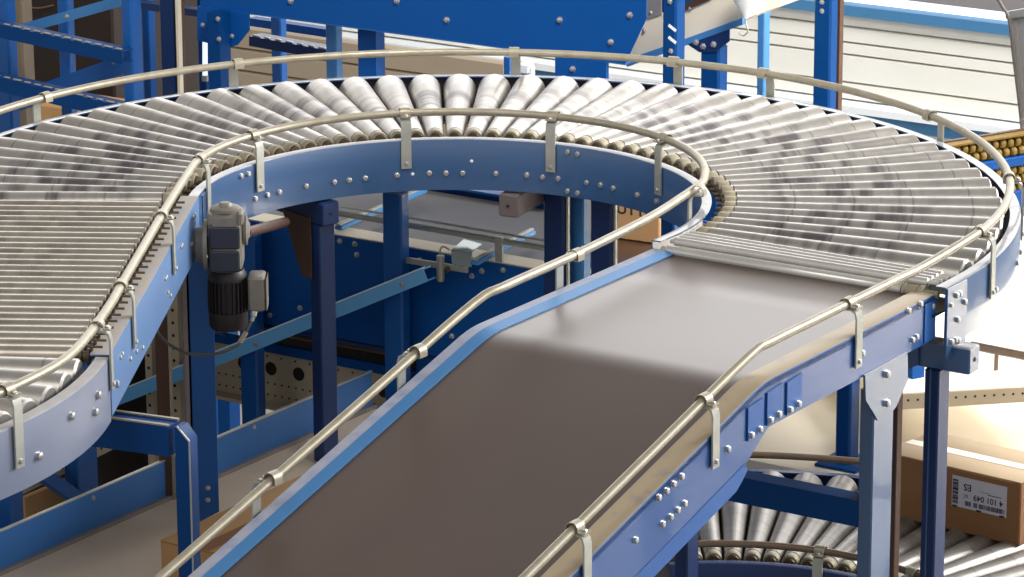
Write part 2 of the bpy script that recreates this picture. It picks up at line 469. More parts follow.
# ------------------------------------------------------------------ rollers (prototype meshes, axis along local +X)
def roller_meshes():
    out = {}
    # taper roller: x = 0 at its small end
    L_, r0, r1 = 0.800, 0.0265, 0.0545
    rad = lambda x: r0 + (r1 - r0) * x / L_
    prof = [(0.036, rad(0.030) - 0.004), (0.0365, rad(0.0365))]
    prof += [(L_ - 0.006, rad(L_)), (L_, rad(L_) - 0.006), (L_ + 0.001, 0.02)]
    mb = MB().lathe((0, 0, 0), (1, 0, 0), prof, 20); o = mb.build('roller', M['roller']); out['taper'] = o.data; bpy.data.objects.remove(o)
    mb = MB().lathe((0, 0, 0), (1, 0, 0), [(0.0, 0.019), (0.0005, 0.0245), (0.003, 0.0262), (0.032, 0.0270), (0.034, 0.0255), (0.0345, 0.012)], 16)
    o = mb.build('end_ring', M['tan_cap']); out['ring'] = o.data; bpy.data.objects.remove(o)
    mb = MB().lathe((0, 0, 0), (1, 0, 0), [(-0.024, 0.006), (-0.008, 0.006), (-0.0075, 0.017), (0.001, 0.0205)], 12)
    o = mb.build('bearing', M['dark_cap']); out['bearing'] = o.data; bpy.data.objects.remove(o)
    # straight roller
    prof = [(0.045, 0.022), (0.046, 0.0275), (0.809, 0.0275), (0.812, 0.022)]
    mb = MB().lathe((0, 0, 0), (1, 0, 0), prof, 18); o = mb.build('roller', M['roller_s']); out['straight'] = o.data; bpy.data.objects.remove(o)
    mb = MB().lathe((0, 0, 0), (1, 0, 0), [(0.004, 0.010), (0.005, 0.021), (0.011, 0.0225), (0.014, 0.014), (0.022, 0.014), (0.024, 0.0225), (0.032, 0.0225), (0.035, 0.014), (0.045, 0.014)], 14)
    o = mb.build('drive_ring', M['dark_cap']); out['drive'] = o.data; bpy.data.objects.remove(o)
    mb = MB().lathe((0, 0, 0.026), (1, 0, 0), [(-0.028, 0.0034), (0.004, 0.0034)], 8)
    mb.box((0.0, 0, 0.013), Vector((0.003, 0, 0)), Vector((0, 0.006, 0)), Vector((0, 0, 0.015)))
    o = mb.build('axle_pin', M['dark_cap']); out['pin'] = o.data; bpy.data.objects.remove(o)
    return out


RM = roller_meshes()


def put(name, me, parent, loc=(0, 0, 0), rot=(0, 0, 0), mat=None):
    o = bpy.data.objects.new(name, me); col.objects.link(o)
    o.parent = parent; o.location = loc; o.rotation_euler = rot
    if mat:
        o.material_slots[0].link = 'OBJECT'; o.material_slots[0].material = mat
    return o


def taper_roller(parent, c, ang, sign=1, r_small=0.800, mat=None, zt=0.013):
    """sign=1: small end towards the centre c"""
    # axis tilts so that the top line is level: axis height = top - radius
    tilt = math.atan2(0.0280, 0.80)
    p = pol(r_small, ang, zt - 0.0265, c) - world_loc(parent)
    o = put('roller', RM['taper'], parent, p, (0, tilt, R(ang)), mat)
    put('end_ring', RM['ring'], o); put('bearing', RM['bearing'], o)
    return o


# ================================================================== THE SETTING
def setting():
    mb = MB().box(P(-1, 2, FLOOR - 0.05), UU * 14, VV * 14, ZZ * 0.05)
    structure('floor', mb, M['concrete'])
    # ribbed siding wall far behind, running parallel to the belt's crosswise direction
    WV = 10.0
    zb, zt_ = on_v(900, 107, WV).z, on_v(905, 20, WV).z
    mb = MB()
    u0, u1 = -13.0, 4.0
    fr_ = [0, 0.20, 0.52, 0.66, 0.843, 1.0]
    for f0, f1 in zip(fr_[:-1], fr_[1:]):
        z0, z1 = zb + f0 * (zt_ - zb), zb + f1 * (zt_ - zb)
        sec = [(0.0, z0 + 0.006), (0.02, z0 + 0.014), (0.02, z1 - 0.003), (0.0, z1), (-0.05, z1), (-0.05, z0 + 0.006)]
        mb.loft([[P(u, WV - a, z) for a, z in sec] for u in (u0, u1)])
    mb.box(P((u0 + u1) / 2, WV + 0.06, (zb + zt_) / 2), UU * ((u1 - u0) / 2), VV * 0.02, ZZ * ((zt_ - zb) / 2))
    structure('wall_back', mb, M['siding'])
    # plinth and cap strips
    mb = MB().box(P((u0 + u1) / 2, WV - 0.05, zb - 0.02), UU * ((u1 - u0) / 2), VV * 0.09, ZZ * 0.02)
    structure('trim_1', mb, M['white'])
    mb = MB().box(P((u0 + u1) / 2, WV - 0.0, zb - 0.08), UU * ((u1 - u0) / 2), VV * 0.10, ZZ * 0.038)
    structure('trim_2', mb, M['steel_blue'])
    mb = MB().box(P((u0 + u1) / 2, WV - 0.02, zt_ + 0.03), UU * ((u1 - u0) / 2), VV * 0.05, ZZ * 0.03)
    structure('trim_3', mb, M['steel_blue'])
    mb = MB().box(P((u0 + u1) / 2, WV + 0.05, zt_ + 0.085), UU * ((u1 - u0) / 2), VV * 0.02, ZZ * 0.025)
    structure('window_1', mb, M['daylight'])
    mb = MB().box(P((u0 + u1) / 2, WV + 0.06, zt_ + 0.41), UU * ((u1 - u0) / 2), VV * 0.04, ZZ * 0.30)
    structure('wall_upper', mb, M['grey'])
    mb = MB().box(P((u0 + u1) / 2, WV + 0.2, (zb - 0.12 + FLOOR) / 2), UU * ((u1 - u0) / 2), VV * 0.25, ZZ * ((zb - 0.12 - FLOOR) / 2))
    structure('wall_base', mb, M['white'])


setting()


# ================================================================== ROLLER CURVE
def roller_curve():
    t = thing('curved_roller_conveyor', (0, 0, 0), 'large blue framed conveyor curve of tapered steel rollers bending around to the brown belt', 'conveyor', 'upper conveyor line')
    end_dir = -VV
    # inner frame: arc, then a short straight tail at the belt end
    path = arc_path(RI, A0, A1, 84, 1)
    path.append((P(RI, -TAIL, 0), UU))
    mb = MB().sweep(channel(0.030, HI), path)
    fi = mb.build('inner_frame', M['frame'], t)
    path = arc_path(RO, A0, A1, 120, -1)
    path.append((P(RO, -TAIL, 0), -UU))
    mb = MB().sweep(channel(0.032, HO), path)
    fo = mb.build('outer_frame', M['frame'], t)
    # dark inner liner behind the roller ends
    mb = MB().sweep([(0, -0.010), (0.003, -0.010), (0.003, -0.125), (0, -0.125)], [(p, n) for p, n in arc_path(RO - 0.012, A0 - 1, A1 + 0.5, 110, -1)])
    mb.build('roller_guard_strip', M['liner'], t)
    n = 50
    for k in range(n):
        taper_roller(t, (0, 0), 177.38 - 4.18 * k)
    # thin straight rollers at the outlet
    for v, r in ((0.040, 0.0125), (0.012, 0.0125), (-0.016, 0.0125), (-0.042, 0.0125)):
        mb = MB().lathe(P(RI + 0.045, v, -0.004), UU, [(0, 0.006), (0.012, 0.006), (0.013, r - 0.002), (0.014, r), (0.80, r), (0.802, r - 0.002), (0.803, 0.006), (0.83, 0.006)], 16)
        mb.build('thin_roller', M['tube_grey'], t)
    mb = MB().lathe(P(RI + 0.03, -0.068, -0.026), UU, [(0, 0.010), (0.02, 0.010), (0.021, 0.017), (0.024, 0.0185), (0.752, 0.0185), (0.754, 0.017)], 18)
    ro = mb.build('outlet_roller', M['tube_grey'], t)
    mb = MB().lathe(P(RI + 0.03, -0.068, -0.026), UU, [(0.757, 0.012), (0.758, 0.021), (0.766, 0.021), (0.768, 0.018), (0.79, 0.019), (0.80, 0.0195), (0.802, 0.016), (0.806, 0.016), (0.808, 0.0205), (0.818, 0.0205), (0.820, 0.010), (0.86, 0.010)], 18)
    mb.build('grooved_ring', M['tan_cap'], ro)
    mb = MB().bar(P(RI + 0.03, -0.088, -0.066), P(RO - 0.03, -0.088, -0.066), 0.006, 0.02)
    mb.build('outlet_cross_strip', M['black_line'], t)
    MB().box(P((RI + RO) / 2, -0.02, -0.075), UU * ((RO - RI) / 2 - 0.02), VV * 0.085, ZZ * 0.003).build('shade_pan', M['black_line'], t)  # dark sheet added so gaps between the thin rollers look shaded
    # bolts on the inner web, placed where they sit along the arc
    px = [(305.6, 186), (334, 182), (349, 180), (365, 178), (397, 175), (429.4, 173), (446, 173), (462.7, 173), (496, 173.5), (527, 175), (543, 177),
          (558.6, 178.5), (568, 152), (578, 154), (587, 182.5), (601, 185), (613.7, 188), (637.6, 194.7), (568, 191), (578, 193), (657, 201),
          (240.5, 176), (247.8, 174), (279, 192), (267, 195), (255, 199)]
    for x, y in px:
        d = ray(x, y)
        a_ = d.x ** 2 + d.y ** 2; b_ = CAM.x * d.x + CAM.y * d.y; c_ = CAM.x ** 2 + CAM.y ** 2 - RI ** 2
        s = (-b_ + math.sqrt(max(0, b_ * b_ - a_ * c_))) / a_
        p = CAM + d * s
        bolt(p, -Vector((p.x, p.y, 0)), fi, BOLT)
    for x, y in ((412.7, 174), (471.7, 161)):
        d = ray(x, y)
        a_ = d.x ** 2 + d.y ** 2; b_ = CAM.x * d.x + CAM.y * d.y; c_ = CAM.x ** 2 + CAM.y ** 2 - RI ** 2
        p = CAM + d * ((-b_ + math.sqrt(b_ * b_ - a_ * c_)) / a_)
        n_ = -Vector((p.x, p.y, 0)).normalized()
        MB().lathe(p - n_ * 0.001, n_, [(0, 0.0055), (0.003, 0.0055), (0.0045, 0.003)], 10).build('lit_hole', M['white'], fi)  # white dots painted in for light showing through web holes
    for a in (168.5,):
        # joint plate of the inner frame
        c = pol(RI - 0.002, a, -0.085)
        mb = MB().sweep([(0, -0.012), (0.003, -0.012), (0.003, -0.15), (0, -0.15)], arc_path(RI - 0.003, a + 4, a - 4, 8, 1))
        mb.build('joint_plate', M['frame'], fi)
    # outlet end of the outer web: end plate with bolts
    mb = MB().prism([P(RO + 0.003, -TAIL - 0.004, -0.002), P(RO + 0.003, 0.035, -0.002), P(RO + 0.003, 0.035, -0.175), P(RO + 0.003, -TAIL - 0.004, -0.20)], UU * 0.004)
    pl = mb.build('joint_plate', M['frame'], fo)
    for v, z in ((-0.03, -0.03), (-0.012, -0.03), (-0.052, -0.155), (-0.03, -0.155), (-0.012, -0.16), (-0.02, -0.10), (0.02, -0.06), (-0.06, -0.05)):
        bolt(P(RO + 0.007, v, z), UU, pl, BOLT_S if v == -0.06 else BOLT)
    for a in (-24, -14, -10, -4, 6, 12):
        bolt(pol(RO, a, -0.09), pol(1, a), fo)
    return t


roller_curve()


# ================================================================== STRAIGHT ROLLER SECTION
T_END = 1.59


def straight_section():
    org = Vector((0, 0, 0))
    t = thing('straight_roller_conveyor', NN * 1.19 + DD * 0.8, 'straight run of closely spaced steel rollers at far left between the two curves', 'conveyor', 'upper conveyor line')
    path = [(NN * RI, NN), (NN * RI + DD * T_END, NN)]
    fi = MB().sweep(channel(0.052, HI), path).build('inner_frame', M['frame_reflect_mid'], t)
    path = [(NN * RO, -NN), (NN * RO + DD * T_END, -NN)]
    MB().sweep(channel(0.032, HO), path).build('outer_frame', M['frame_reflect_mid'], t)
    base = world_loc(t)
    az = math.atan2(NN.y, NN.x)
    for k in range(26):
        p = NN * 0.785 + DD * (0.115 + 0.05775 * k) + ZZ * (0.012 - 0.0275)
        o = put('roller', RM['straight'], t, p - base, (0, 0, az))
        put('drive_ring', RM['drive'], o)
        put('axle_pin', RM['pin'], o)
    # slots and bolts on the inner web
    for tt, z in ((0.10, -0.03), (0.13, -0.03), (0.17, -0.10), (0.36, -0.05), (0.38, -0.05), (0.50, -0.05), (0.66, -0.06), (0.68, -0.06), (0.60, -0.13), (0.64, -0.11),
                  (1.10, -0.13), (1.42, -0.05), (1.45, -0.05), (1.30, -0.10), (1.2, -0.11)):
        bolt(NN * RI + DD * tt + ZZ * z, -NN, fi, BOLT_S)
    return t


straight_section()

# ================================================================== SECOND CURVE (lower left, bends the other way)
RO2, RI2 = 1.25, 0.333
T2 = 1.61
C2 = NN * (RI + RO2) + DD * T2


def second_curve():
    t = thing('curved_roller_conveyor', (C2.x, C2.y, 0), 'pale lit frame and wide rollers of a second conveyor curve leaving the lower left corner', 'conveyor', 'upper conveyor line')
    th0 = math.degrees(math.atan2(-NN.y, -NN.x))           # from C2 towards the straight's inner edge
    c = (C2.x, C2.y)
    fo = MB().sweep(channel(0.034, 0.168), arc_path(RO2, th0, th0 - 75, 44, -1, c)).build('outer_frame', M['frame_reflect_pale'], t)
    MB().sweep(channel(0.03, HI), arc_path(RI2, th0, th0 - 75, 40, 1, c)).build('inner_frame', M['frame_reflect_pale'], t)
    for k in range(13):
        taper_roller(t, c, th0 - 3.2 - 5.45 * k, r_small=0.387)
    for x, y in ((70.5, 416), (38, 456), (94, 412), (97, 395), (115, 384)):
        d = ray(x, y)
        ox, oy = CAM.x - c[0], CAM.y - c[1]
        a_ = d.x ** 2 + d.y ** 2; b_ = ox * d.x + oy * d.y; c_ = ox ** 2 + oy ** 2 - RO2 ** 2
        q = b_ * b_ - a_ * c_
        if q < 0: continue
        s = (-b_ - math.sqrt(q)) / a_
        p = CAM + d * s
        if -0.165 < p.z < -0.01:
            bolt(p, Vector((p.x - c[0], p.y - c[1], 0)), fo, BOLT_L)
    return t, c, th0


_, c2, TH2 = second_curve()

# ================================================================== BROWN BELT CONVEYOR
ZB = -0.02
V0, VB, VE, SL = -0.085, -1.003, -3.3, 0.2603


def bz(v, dz=0.0):
    """height of the belt frame's top at v, bend softened"""
    e = 0.055
    if v > VB + e: z = 0
    elif v < VB - e: z = (v - VB) * SL
    else:
        k = (VB + e - v)
        z = -SL * k * k / (4 * e)
    return ZB + z + dz


VS = [V0, -0.4, -0.8, VB + 0.055, VB + 0.035, VB + 0.015, VB, VB - 0.015, VB - 0.035, VB - 0.055, -1.4, -2.0, -2.6, VE]
UL, UR = 0.742, 1.621


def belt_conveyor():
    t = thing('belt_conveyor', P(1.18, -1.6, FLOOR), 'wide brown belt conveyor with blue sides sloping down towards the viewer', 'conveyor', 'upper conveyor line')
    # belt: a thin closed slab following the bend
    top = [P(UL + 0.030, v, bz(v, -0.034)) for v in VS]
    mb = MB()
    rings = [[P(UL + 0.030, v, bz(v, -0.010)), P(UR - 0.045, v, bz(v, -0.010)), P(UR - 0.045, v, bz(v, -0.042)), P(UL + 0.030, v, bz(v, -0.042))] for v in VS]
    rings.insert(0, [p + VV * 0.012 - ZZ * 0.010 for p in rings[0]])
    mb.loft(rings)
    mb.build('belt', M['belt'], t, sharp=0.9)
    mb = MB()
    mb.loft([[P(UL + 0.03, v, bz(v, -0.046)), P(UR - 0.045, v, bz(v, -0.046)), P(UR - 0.045, v, bz(v, -0.052)), P(UL + 0.03, v, bz(v, -0.052))] for v in VS])
    mb.build('slider_bed', M['grey'], t)

    def side(name, u0, s, w, mat):
        mb = MB()
        c = 0.006
        sec = [(0, -c), (c * 0.3, -c * 0.3), (c, 0), (w, 0), (w, -0.036), (w - 0.003, -0.036), (w - 0.003, -0.003), (0.004, -0.003), (0.004, -0.02), (0, -0.02)]
        mb.loft([[P(u0 + s * a, v, bz(v, z)) for a, z in sec] for v in VS])
        # web: the sloping run is deeper than the level run
        vt = VS
        def hb(v): return 0.125 if v > -0.98 else 0.165 if v < -1.08 else 0.125 + 0.04 * (-0.98 - v) / 0.10
        vs2 = sorted(set(vt + [-0.98, -1.08]), reverse=True)
        mb.loft([[P(u0, v, bz(v, -0.006)), P(u0 + s * 0.004, v, bz(v, -0.006)), P(u0 + s * 0.004, v, bz(v) - hb(v)), P(u0, v, bz(v) - hb(v))] for v in vs2])
        return mb.build(name, mat, t)
    side('left_frame', UL, 1, 0.038, M['blue_grey_dust'])
    MB().loft([[P(UL + a, v, bz(v, z)) for a, z in ((0.037, 0.0005), (0.070, -0.006), (0.070, -0.0095), (0.037, -0.004))] for v in VS]).build('side_skirt', M['blue_light'], t)
    fr = side('right_frame', UR, -1, 0.066, M['blue_dusty'])
    # deep rail under the sloping run
    for u, s in ((UR + 0.002, -1), (UL - 0.002, 1)):
        a = [(v, bz(v) - 0.163) for v in (-1.10, -1.6, -2.4, VE)]
        b = [(v, bz(v) - 0.212) for v in (VE, -2.4, -1.6, -1.14)]
        mb = MB().prism([P(u, v, z) for v, z in a + b + [(-1.11, bz(-1.11) - 0.20), (-1.085, bz(-1.085) - 0.185)]], UU * (s * 0.03))
        mb.build('lower_rail', M['blue'], t)
    # stiffener plates at the bend, with their bolts
    for v in (-0.86, -0.96, -1.055):
        zt_ = bz(v, -0.030)
        mb = MB().prism([P(UR + 0.001, v + 0.040, zt_ + 0.004), P(UR + 0.001, v - 0.035, zt_ - 0.002), P(UR + 0.001, v - 0.035, zt_ - 0.088), P(UR + 0.001, v + 0.040, zt_ - 0.082)], UU * 0.004)
        mb.build('stiffener_plate', M['blue'], fr)
        bolt(P(UR + 0.005, v + 0.022, zt_ - 0.072), UU, fr)
        bolt(P(UR + 0.005, v - 0.020, zt_ - 0.076), UU, fr)
    # bolt rows of the frame joint on the slope: 4 above, 4 below
    for x, y in ((658, 497.5), (666, 491), (673, 484), (681, 476.5), (662, 524), (670, 517), (677, 510), (684, 503.5)):
        bolt(on_u(x, y, UR), UU, fr)
    for x, y in ((727.5, 449), (862, 353), (908, 311), (920, 304), (932, 306), (912, 340), (916, 337), (635, 540)):
        bolt(on_u(x, y, UR), UU, fr)
    mb = MB().prism([P(UR + 0.0005, V0 + 0.002, -0.035), P(UR + 0.0005, V0 - 0.06, -0.035), P(UR + 0.0005, V0 - 0.06, -0.140), P(UR + 0.0005, V0 + 0.002, -0.140)], UU * 0.003)
    mb.build('joint_plate', M['blue'], fr)
    return t


belt_conveyor()

# ================================================================== GUARD RAILS
HR = 0.082


def catmull(pts, n=6):
    out = []
    for i in range(len(pts) - 1):
        p0, p1, p2, p3 = pts[max(0, i - 1)], pts[i], pts[i + 1], pts[min(len(pts) - 1, i + 2)]
        for k in range(n):
            s = k / n
            out.append(0.5 * ((2 * p1) + (p2 - p0) * s + (2 * p0 - 5 * p1 + 4 * p2 - p3) * s * s + (3 * p1 - p0 - 3 * p2 + p3) * s ** 3))
    out.append(pts[-1]); return out


def bracket(parent, foot, out, rail, drop=0.10, wide=0.032, horizontal=True):
    """strap bolted to the web at foot (outward unit vector out), bent over to the rail point"""
    foot, rail, out = Vector(foot), Vector(rail), Vector(out).normalized()
    side = ZZ.cross(out).normalized()
    th = 0.005
    o = out * 0.003
    zt_ = rail.z - 0.014
    top = Vector((foot.x, foot.y, zt_)) + o
    mb = MB()
    a = Vector((foot.x, foot.y, foot.z)) + o
    reach = Vector((rail.x, rail.y, zt_))
    # path of the strap's outer face: up the web, bend, across under the rail
    pts = [a, Vector((a.x, a.y, zt_ - 0.020)), top - out * 0.004 + ZZ * -0.006, top - out * 0.014, reach - out * 0.016]
    rings = []
    for i, p in enumerate(pts):
        q0, q1 = pts[max(0, i - 1)], pts[min(len(pts) - 1, i + 1)]
        d = (q1 - q0).normalized(); nrm = side.cross(d).normalized()
        if nrm.dot(out) < 0 and abs(nrm.dot(out)) > 0.5: nrm = -nrm
        if nrm.z < -0.5: nrm = -nrm
        rings.append([p + side * wide / 2, p - side * wide / 2, p - side * wide / 2 + nrm * th, p + side * wide / 2 + nrm * th])
    mb.loft(rings)
    b = mb.build('bracket', M['galv'], parent)
    bolt(a + ZZ * 0.016 + out * th, out, b, BOLT_S)
    # clamp saddle round the tube
    mb = MB()
    t = side
    seg = 10
    prof = [rail + (out * math.cos(k * math.pi / seg) + ZZ * math.sin(k * math.pi / seg)) * 0.0155 for k in range(seg + 1)]
    prof = [rail + out * 0.034 - ZZ * 0.008, rail + out * 0.0165 - ZZ * 0.006] + prof + [rail - out * 0.0145 - ZZ * 0.013]
    prof2 = [rail - out * 0.018 - ZZ * 0.013] + [rail + (out * math.cos(k * math.pi / seg) + ZZ * math.sin(k * math.pi / seg)) * 0.018 for k in range(seg, -1, -1)] + [rail + out * 0.018 - ZZ * 0.003, rail + out * 0.034 - ZZ * 0.004]
    loop = prof + prof2
    mb.loft([[p - t * 0.016 for p in loop], [p + t * 0.016 for p in loop]])
    c = mb.build('clamp', M['rail'], b)
    bolt(rail + out * 0.026 - ZZ * 0.004, ZZ, c, BOLT_S)
    return b


def guard_rails():
    # inner rail: second curve -> straight -> inside of the curve -> left side of the belt
    q = 0.026
    pts = []
    th = TH2
    for k in range(6, 0, -1):
        pts.append(pol(RO2 - q, th - 11 * k, HR, c2))
    for tt in (T_END - 0.12, 1.2, 0.8, 0.4):
        pts.append(NN * (RI + q) + DD * tt + ZZ * HR)
    for k in range(0, 31):
        pts.append(pol(RI + 0.020 - 0.012 * max(0, k - 20) / 10, A0 - 1 + (A1 + 22 - A0) * k / 30, HR))
    ul = UL + 0.046
    for u_, v in ((0.721, 0.10), (0.757, -0.12), (0.779, -0.38), (0.792, -0.60), (0.800, VB + 0.08)):
        pts.append(P(u_, v, HR - 0.003))
    for v in (VB - 0.05, -1.5, -2.2, VE):
        pts.append(P(ul, v, bz(v, HR + 0.012)))
    inner_pts = pts
    t = thing('guard_rail', pts[12], 'weathered tube guard rail along inside of the curve and left edge of brown belt', 'guard rail', 'tube guard rails')
    MB().tube(catmull(pts, 4), 0.0122, 12).build('rail_tube', M['rail'], t)
    for x, y in ((405, 114), (549, 119), (650, 141), (262, 137), (207, 160), (690, 190)):
        p = on_z(x, y, HR); a = math.degrees(math.atan2(p.y, p.x))
        bracket(t, pol(RI - 0.001, a, -0.088), -pol(1, a), pol(RI + 0.020, a, HR))
    for tt in [on_z(x, y, HR).dot(DD) for x, y in ((165, 216), (122, 286), (97, 326))]:
        bracket(t, NN * (RI - 0.001) + DD * tt + ZZ * -0.085, -NN, NN * (RI + q) + DD * tt + ZZ * HR, wide=0.03)
    _p = on_z(10, 391, HR)
    for a in (math.degrees(math.atan2(_p.y - c2[1], _p.x - c2[0])),):
        bracket(t, pol(RO2 + 0.001, a, -0.105, c2), pol(1, a), pol(RO2 - q, a, HR, c2))
    for x, y in ((576, 262), (418, 347), (273, 478)):
        p = on_u(x, y, ul); v = p.dot(VV)
        bracket(t, P(UL - 0.001, v, bz(v, -0.07)), -UU, P(ul, v, bz(v, HR + 0.014)))
    # outer rail: back of the curve -> right side of the belt
    pts = []
    for tt in (1.5, 1.0, 0.5, 0.1):
        pts.append(NN * (RO - 0.034) + DD * tt + ZZ * HR)
    for k in range(0, 41):
        pts.append(pol(RO - 0.034, A0 - 2 + (A1 + 8 - A0) * k / 40, HR))
    ur = UR - 0.027
    for v in (-0.10, -0.3, -0.7, VB + 0.075):
        pts.append(P(ur, v, bz(v, HR - 0.004)))
    for v in (VB - 0.045, -1.5, -2.2, VE):
        pts.append(P(ur, v, bz(v, HR - 0.004)))
    t = thing('guard_rail', pts[20], 'weathered tube guard rail around outside of the curve and right edge of brown belt', 'guard rail', 'tube guard rails')
    MB().tube(catmull(pts, 4), 0.0122, 12).build('rail_tube', M['rail'], t)
    for x, y in ((38, 96), (236, 63), (514, 53), (677, 60), (768, 72), (933, 115), (1014, 178), (974, 231)):
        p = on_z(x, y, HR); a = math.degrees(math.atan2(p.y, p.x))
        bracket(t, pol(RO + 0.001, a, -0.10), pol(1, a), pol(RO - 0.034, a, HR))
    for x, y in ((848, 304), (704, 398), (575, 526)):
        p = on_u(x, y, ur); v = p.dot(VV)
        bracket(t, P(UR + 0.001, v, bz(v, -0.088)), UU, P(ur, v, bz(v, HR - 0.004)))


guard_rails()

def on_plane(x, y, p0, n):
    d = ray(x, y); return CAM + d * ((Vector(p0) - CAM).dot(n) / d.dot(n))


def text_mesh(name, body, size, loc, X, Y, mat, parent, bold=0.0):
    """flat lettering: X reading direction, Y letter-up direction, centred at loc"""
    cu = bpy.data.curves.new(name, 'FONT'); cu.body = body; cu.size = size
    cu.align_x, cu.align_y = 'CENTER', 'CENTER'; cu.extrude = 0.0003; cu.offset = bold
    o = bpy.data.objects.new(name, cu); col.objects.link(o)
    bpy.context.view_layer.update()
    me = bpy.data.meshes.new_from_object(o.evaluated_get(bpy.context.evaluated_depsgraph_get()))
    bpy.data.objects.remove(o)
    me.materials.clear(); me.materials.append(mat)
    n = bpy.data.objects.new(name, me); col.objects.link(n); n.parent = parent
    Zn = X.cross(Y)
    l = Vector(loc) - world_loc(parent)
    n.matrix_local = Matrix(((X.x, Y.x, Zn.x, l.x), (X.y, Y.y, Zn.y, l.y), (X.z, Y.z, Zn.z, l.z), (0, 0, 0, 1)))
    return n


def post(name, label, p_top, p_floor_z, wu, wv, mat, plate=True, group=None, open_side=None, bolts=(), cat='post'):
    """steel post standing under p_top (its near left corner at u, v); wu, wv its sizes along U and V"""
    u, v, z = Vector(p_top).dot(UU), Vector(p_top).dot(VV), p_top[2]
    t = thing(name, P(u + wu / 2, v + wv / 2, p_floor_z), label, cat, group)
    mb = MB().box(P(u + wu / 2, v + wv / 2, (z + p_floor_z) / 2), UU * (wu / 2), VV * (wv / 2), ZZ * ((z - p_floor_z) / 2), bev=min(wu, wv) * 0.12)
    s = mb.build('shaft', mat, t)
    if plate:
        MB().box(P(u + wu / 2, v + wv / 2, p_floor_z + 0.006), UU * (wu / 2 + 0.05), VV * (wv / 2 + 0.05), ZZ * 0.006, bev=0.002).build('base_plate', mat, t)
    for x, y in bolts:
        bolt(on_v(x, y, v), -VV, s)
    return t


def post_v(name, label, v, x0, x1, ytop, mat, wv=0.06, zb=FLOOR, ymid=None, **k):
    ym = ymid if ymid is not None else ytop + 60
    a, b = on_v(x0, ym, v), on_v(x1, ym, v)
    wu = (b - a).dot(UU)
    z = on_v((x0 + x1) / 2, ytop, v).z
    return post(name, label, P(a.dot(UU), v, z), zb, wu, wv, mat, **k)


def beam_v(name, label, v, a, b, hpx, mat, depth=0.05, cat='beam', bolts=(), notch=None, group=None, edge=None):
    A, B = on_v(a[0], a[1], v), on_v(b[0], b[1], v)
    h = hpx * (A - CAM).length / FPX
    d = (B - A).normalized(); up = VV.cross(d).normalized()
    if up.z < 0: up = -up
    A2, B2 = A + VV * depth / 2, B + VV * depth / 2
    t = thing(name, (A2 + B2) / 2, label, cat, group)
    if edge:
        MB().bar(A + up * (h / 2 + 0.002) + VV * 0.01, B + up * (h / 2 + 0.002) + VV * 0.01, 0.02, 0.004, up=up).build('top_edge', edge, t)
    mb = MB()
    # hollow-looking channel: web with two flanges
    s = [(0, -h / 2), (0, h / 2), (depth, h / 2), (depth, h / 2 - 0.006), (0.005, h / 2 - 0.006), (0.005, -h / 2 + 0.006), (depth, -h / 2 + 0.006), (depth, -h / 2)]
    mb.loft([[p + VV * q + up * w for q, w in s] for p in (A, B)])
    w = mb.build('channel', mat, t)
    for x, y in bolts:
        bolt(on_v(x, y, v), -VV, w)
    if notch:
        n = int((B - A).length / 0.05)
        for i in range(n):
            p = A + d * ((i + 0.5) * (B - A).length / n) + up * (h / 2 + 0.004) + VV * 0.012
            MB().box(p, d * (0.015 if i % 3 else 0.02), VV * 0.006, up * 0.003, bev=0.002).build('lug', notch, t)
    return t


# ================================================================== SUPPORTS OF THE UPPER LINE
def curve_supports():
    # stand below the inner frame, left of the arch: cross beam under the curve and a post
    def stand(label, px, ang, zb, post_w, beam_mat, post_mat, post_r, leg=True):
        e = on_z(px[0], px[1], -0.205)
        d = (pol(1, ang)).normalized()
        s = Vector((-d.y, d.x, 0))
        t = thing('support_stand', Vector((e.x, e.y, zb)) + d * post_r, label, 'support stand', 'stands under the roller curve') if leg else thing('cross_beam', e, label, 'beam')
        L_ = 1.02
        mb = MB().box(e + d * (L_ / 2), d * (L_ / 2), s * 0.032, ZZ * 0.036, bev=0.004)
        b = mb.build('cross_beam' if leg else 'beam_tube', beam_mat, t)
        mb = MB().lathe(e - d * 0.001, -d, [(0, 0.005), (0.002, 0.005)], 8)
        mb.build('end_hole', M['black_line'], b)
        for r_ in ((post_r,) if leg else ()):
            c = e + d * r_
            mb = MB().box(Vector((c.x, c.y, (-0.241 + zb) / 2)), d * (post_w / 2), s * 0.03, ZZ * ((-0.241 - zb) / 2), bev=0.004)
            mb.build('leg', post_mat, t)
            if zb <= FLOOR + 0.01:
                MB().box(Vector((c.x, c.y, zb + 0.005)), d * (post_w / 2 + 0.04), s * 0.07, ZZ * 0.005).build('foot_plate', post_mat, t)
        if not leg:
            return t
        # gusset between beam and leg
        c = e + d * post_r
        g0 = c + s * 0.033
        mb = MB().prism([Vector((g0.x, g0.y, 0)) + d * a - ZZ * z for a, z in ((0.01, 0.225), (0.16, 0.225), (0.06, 0.42), (0.01, 0.42))], s * 0.005)
        mb.build('gusset', M['brown'], t)
        return t
    stand('dark blue stand under the curve, beside the gear motor', (331, 214), 128, -1.02, 0.055, M['navy'], M['navy'], 0.05)
    stand('brown-grey box beam with square end sticking out under the middle of the arch', (508, 206), 66, FLOOR, 0.07, M['beam_grey'], M['navy'], 0.40, leg=False)


curve_supports()


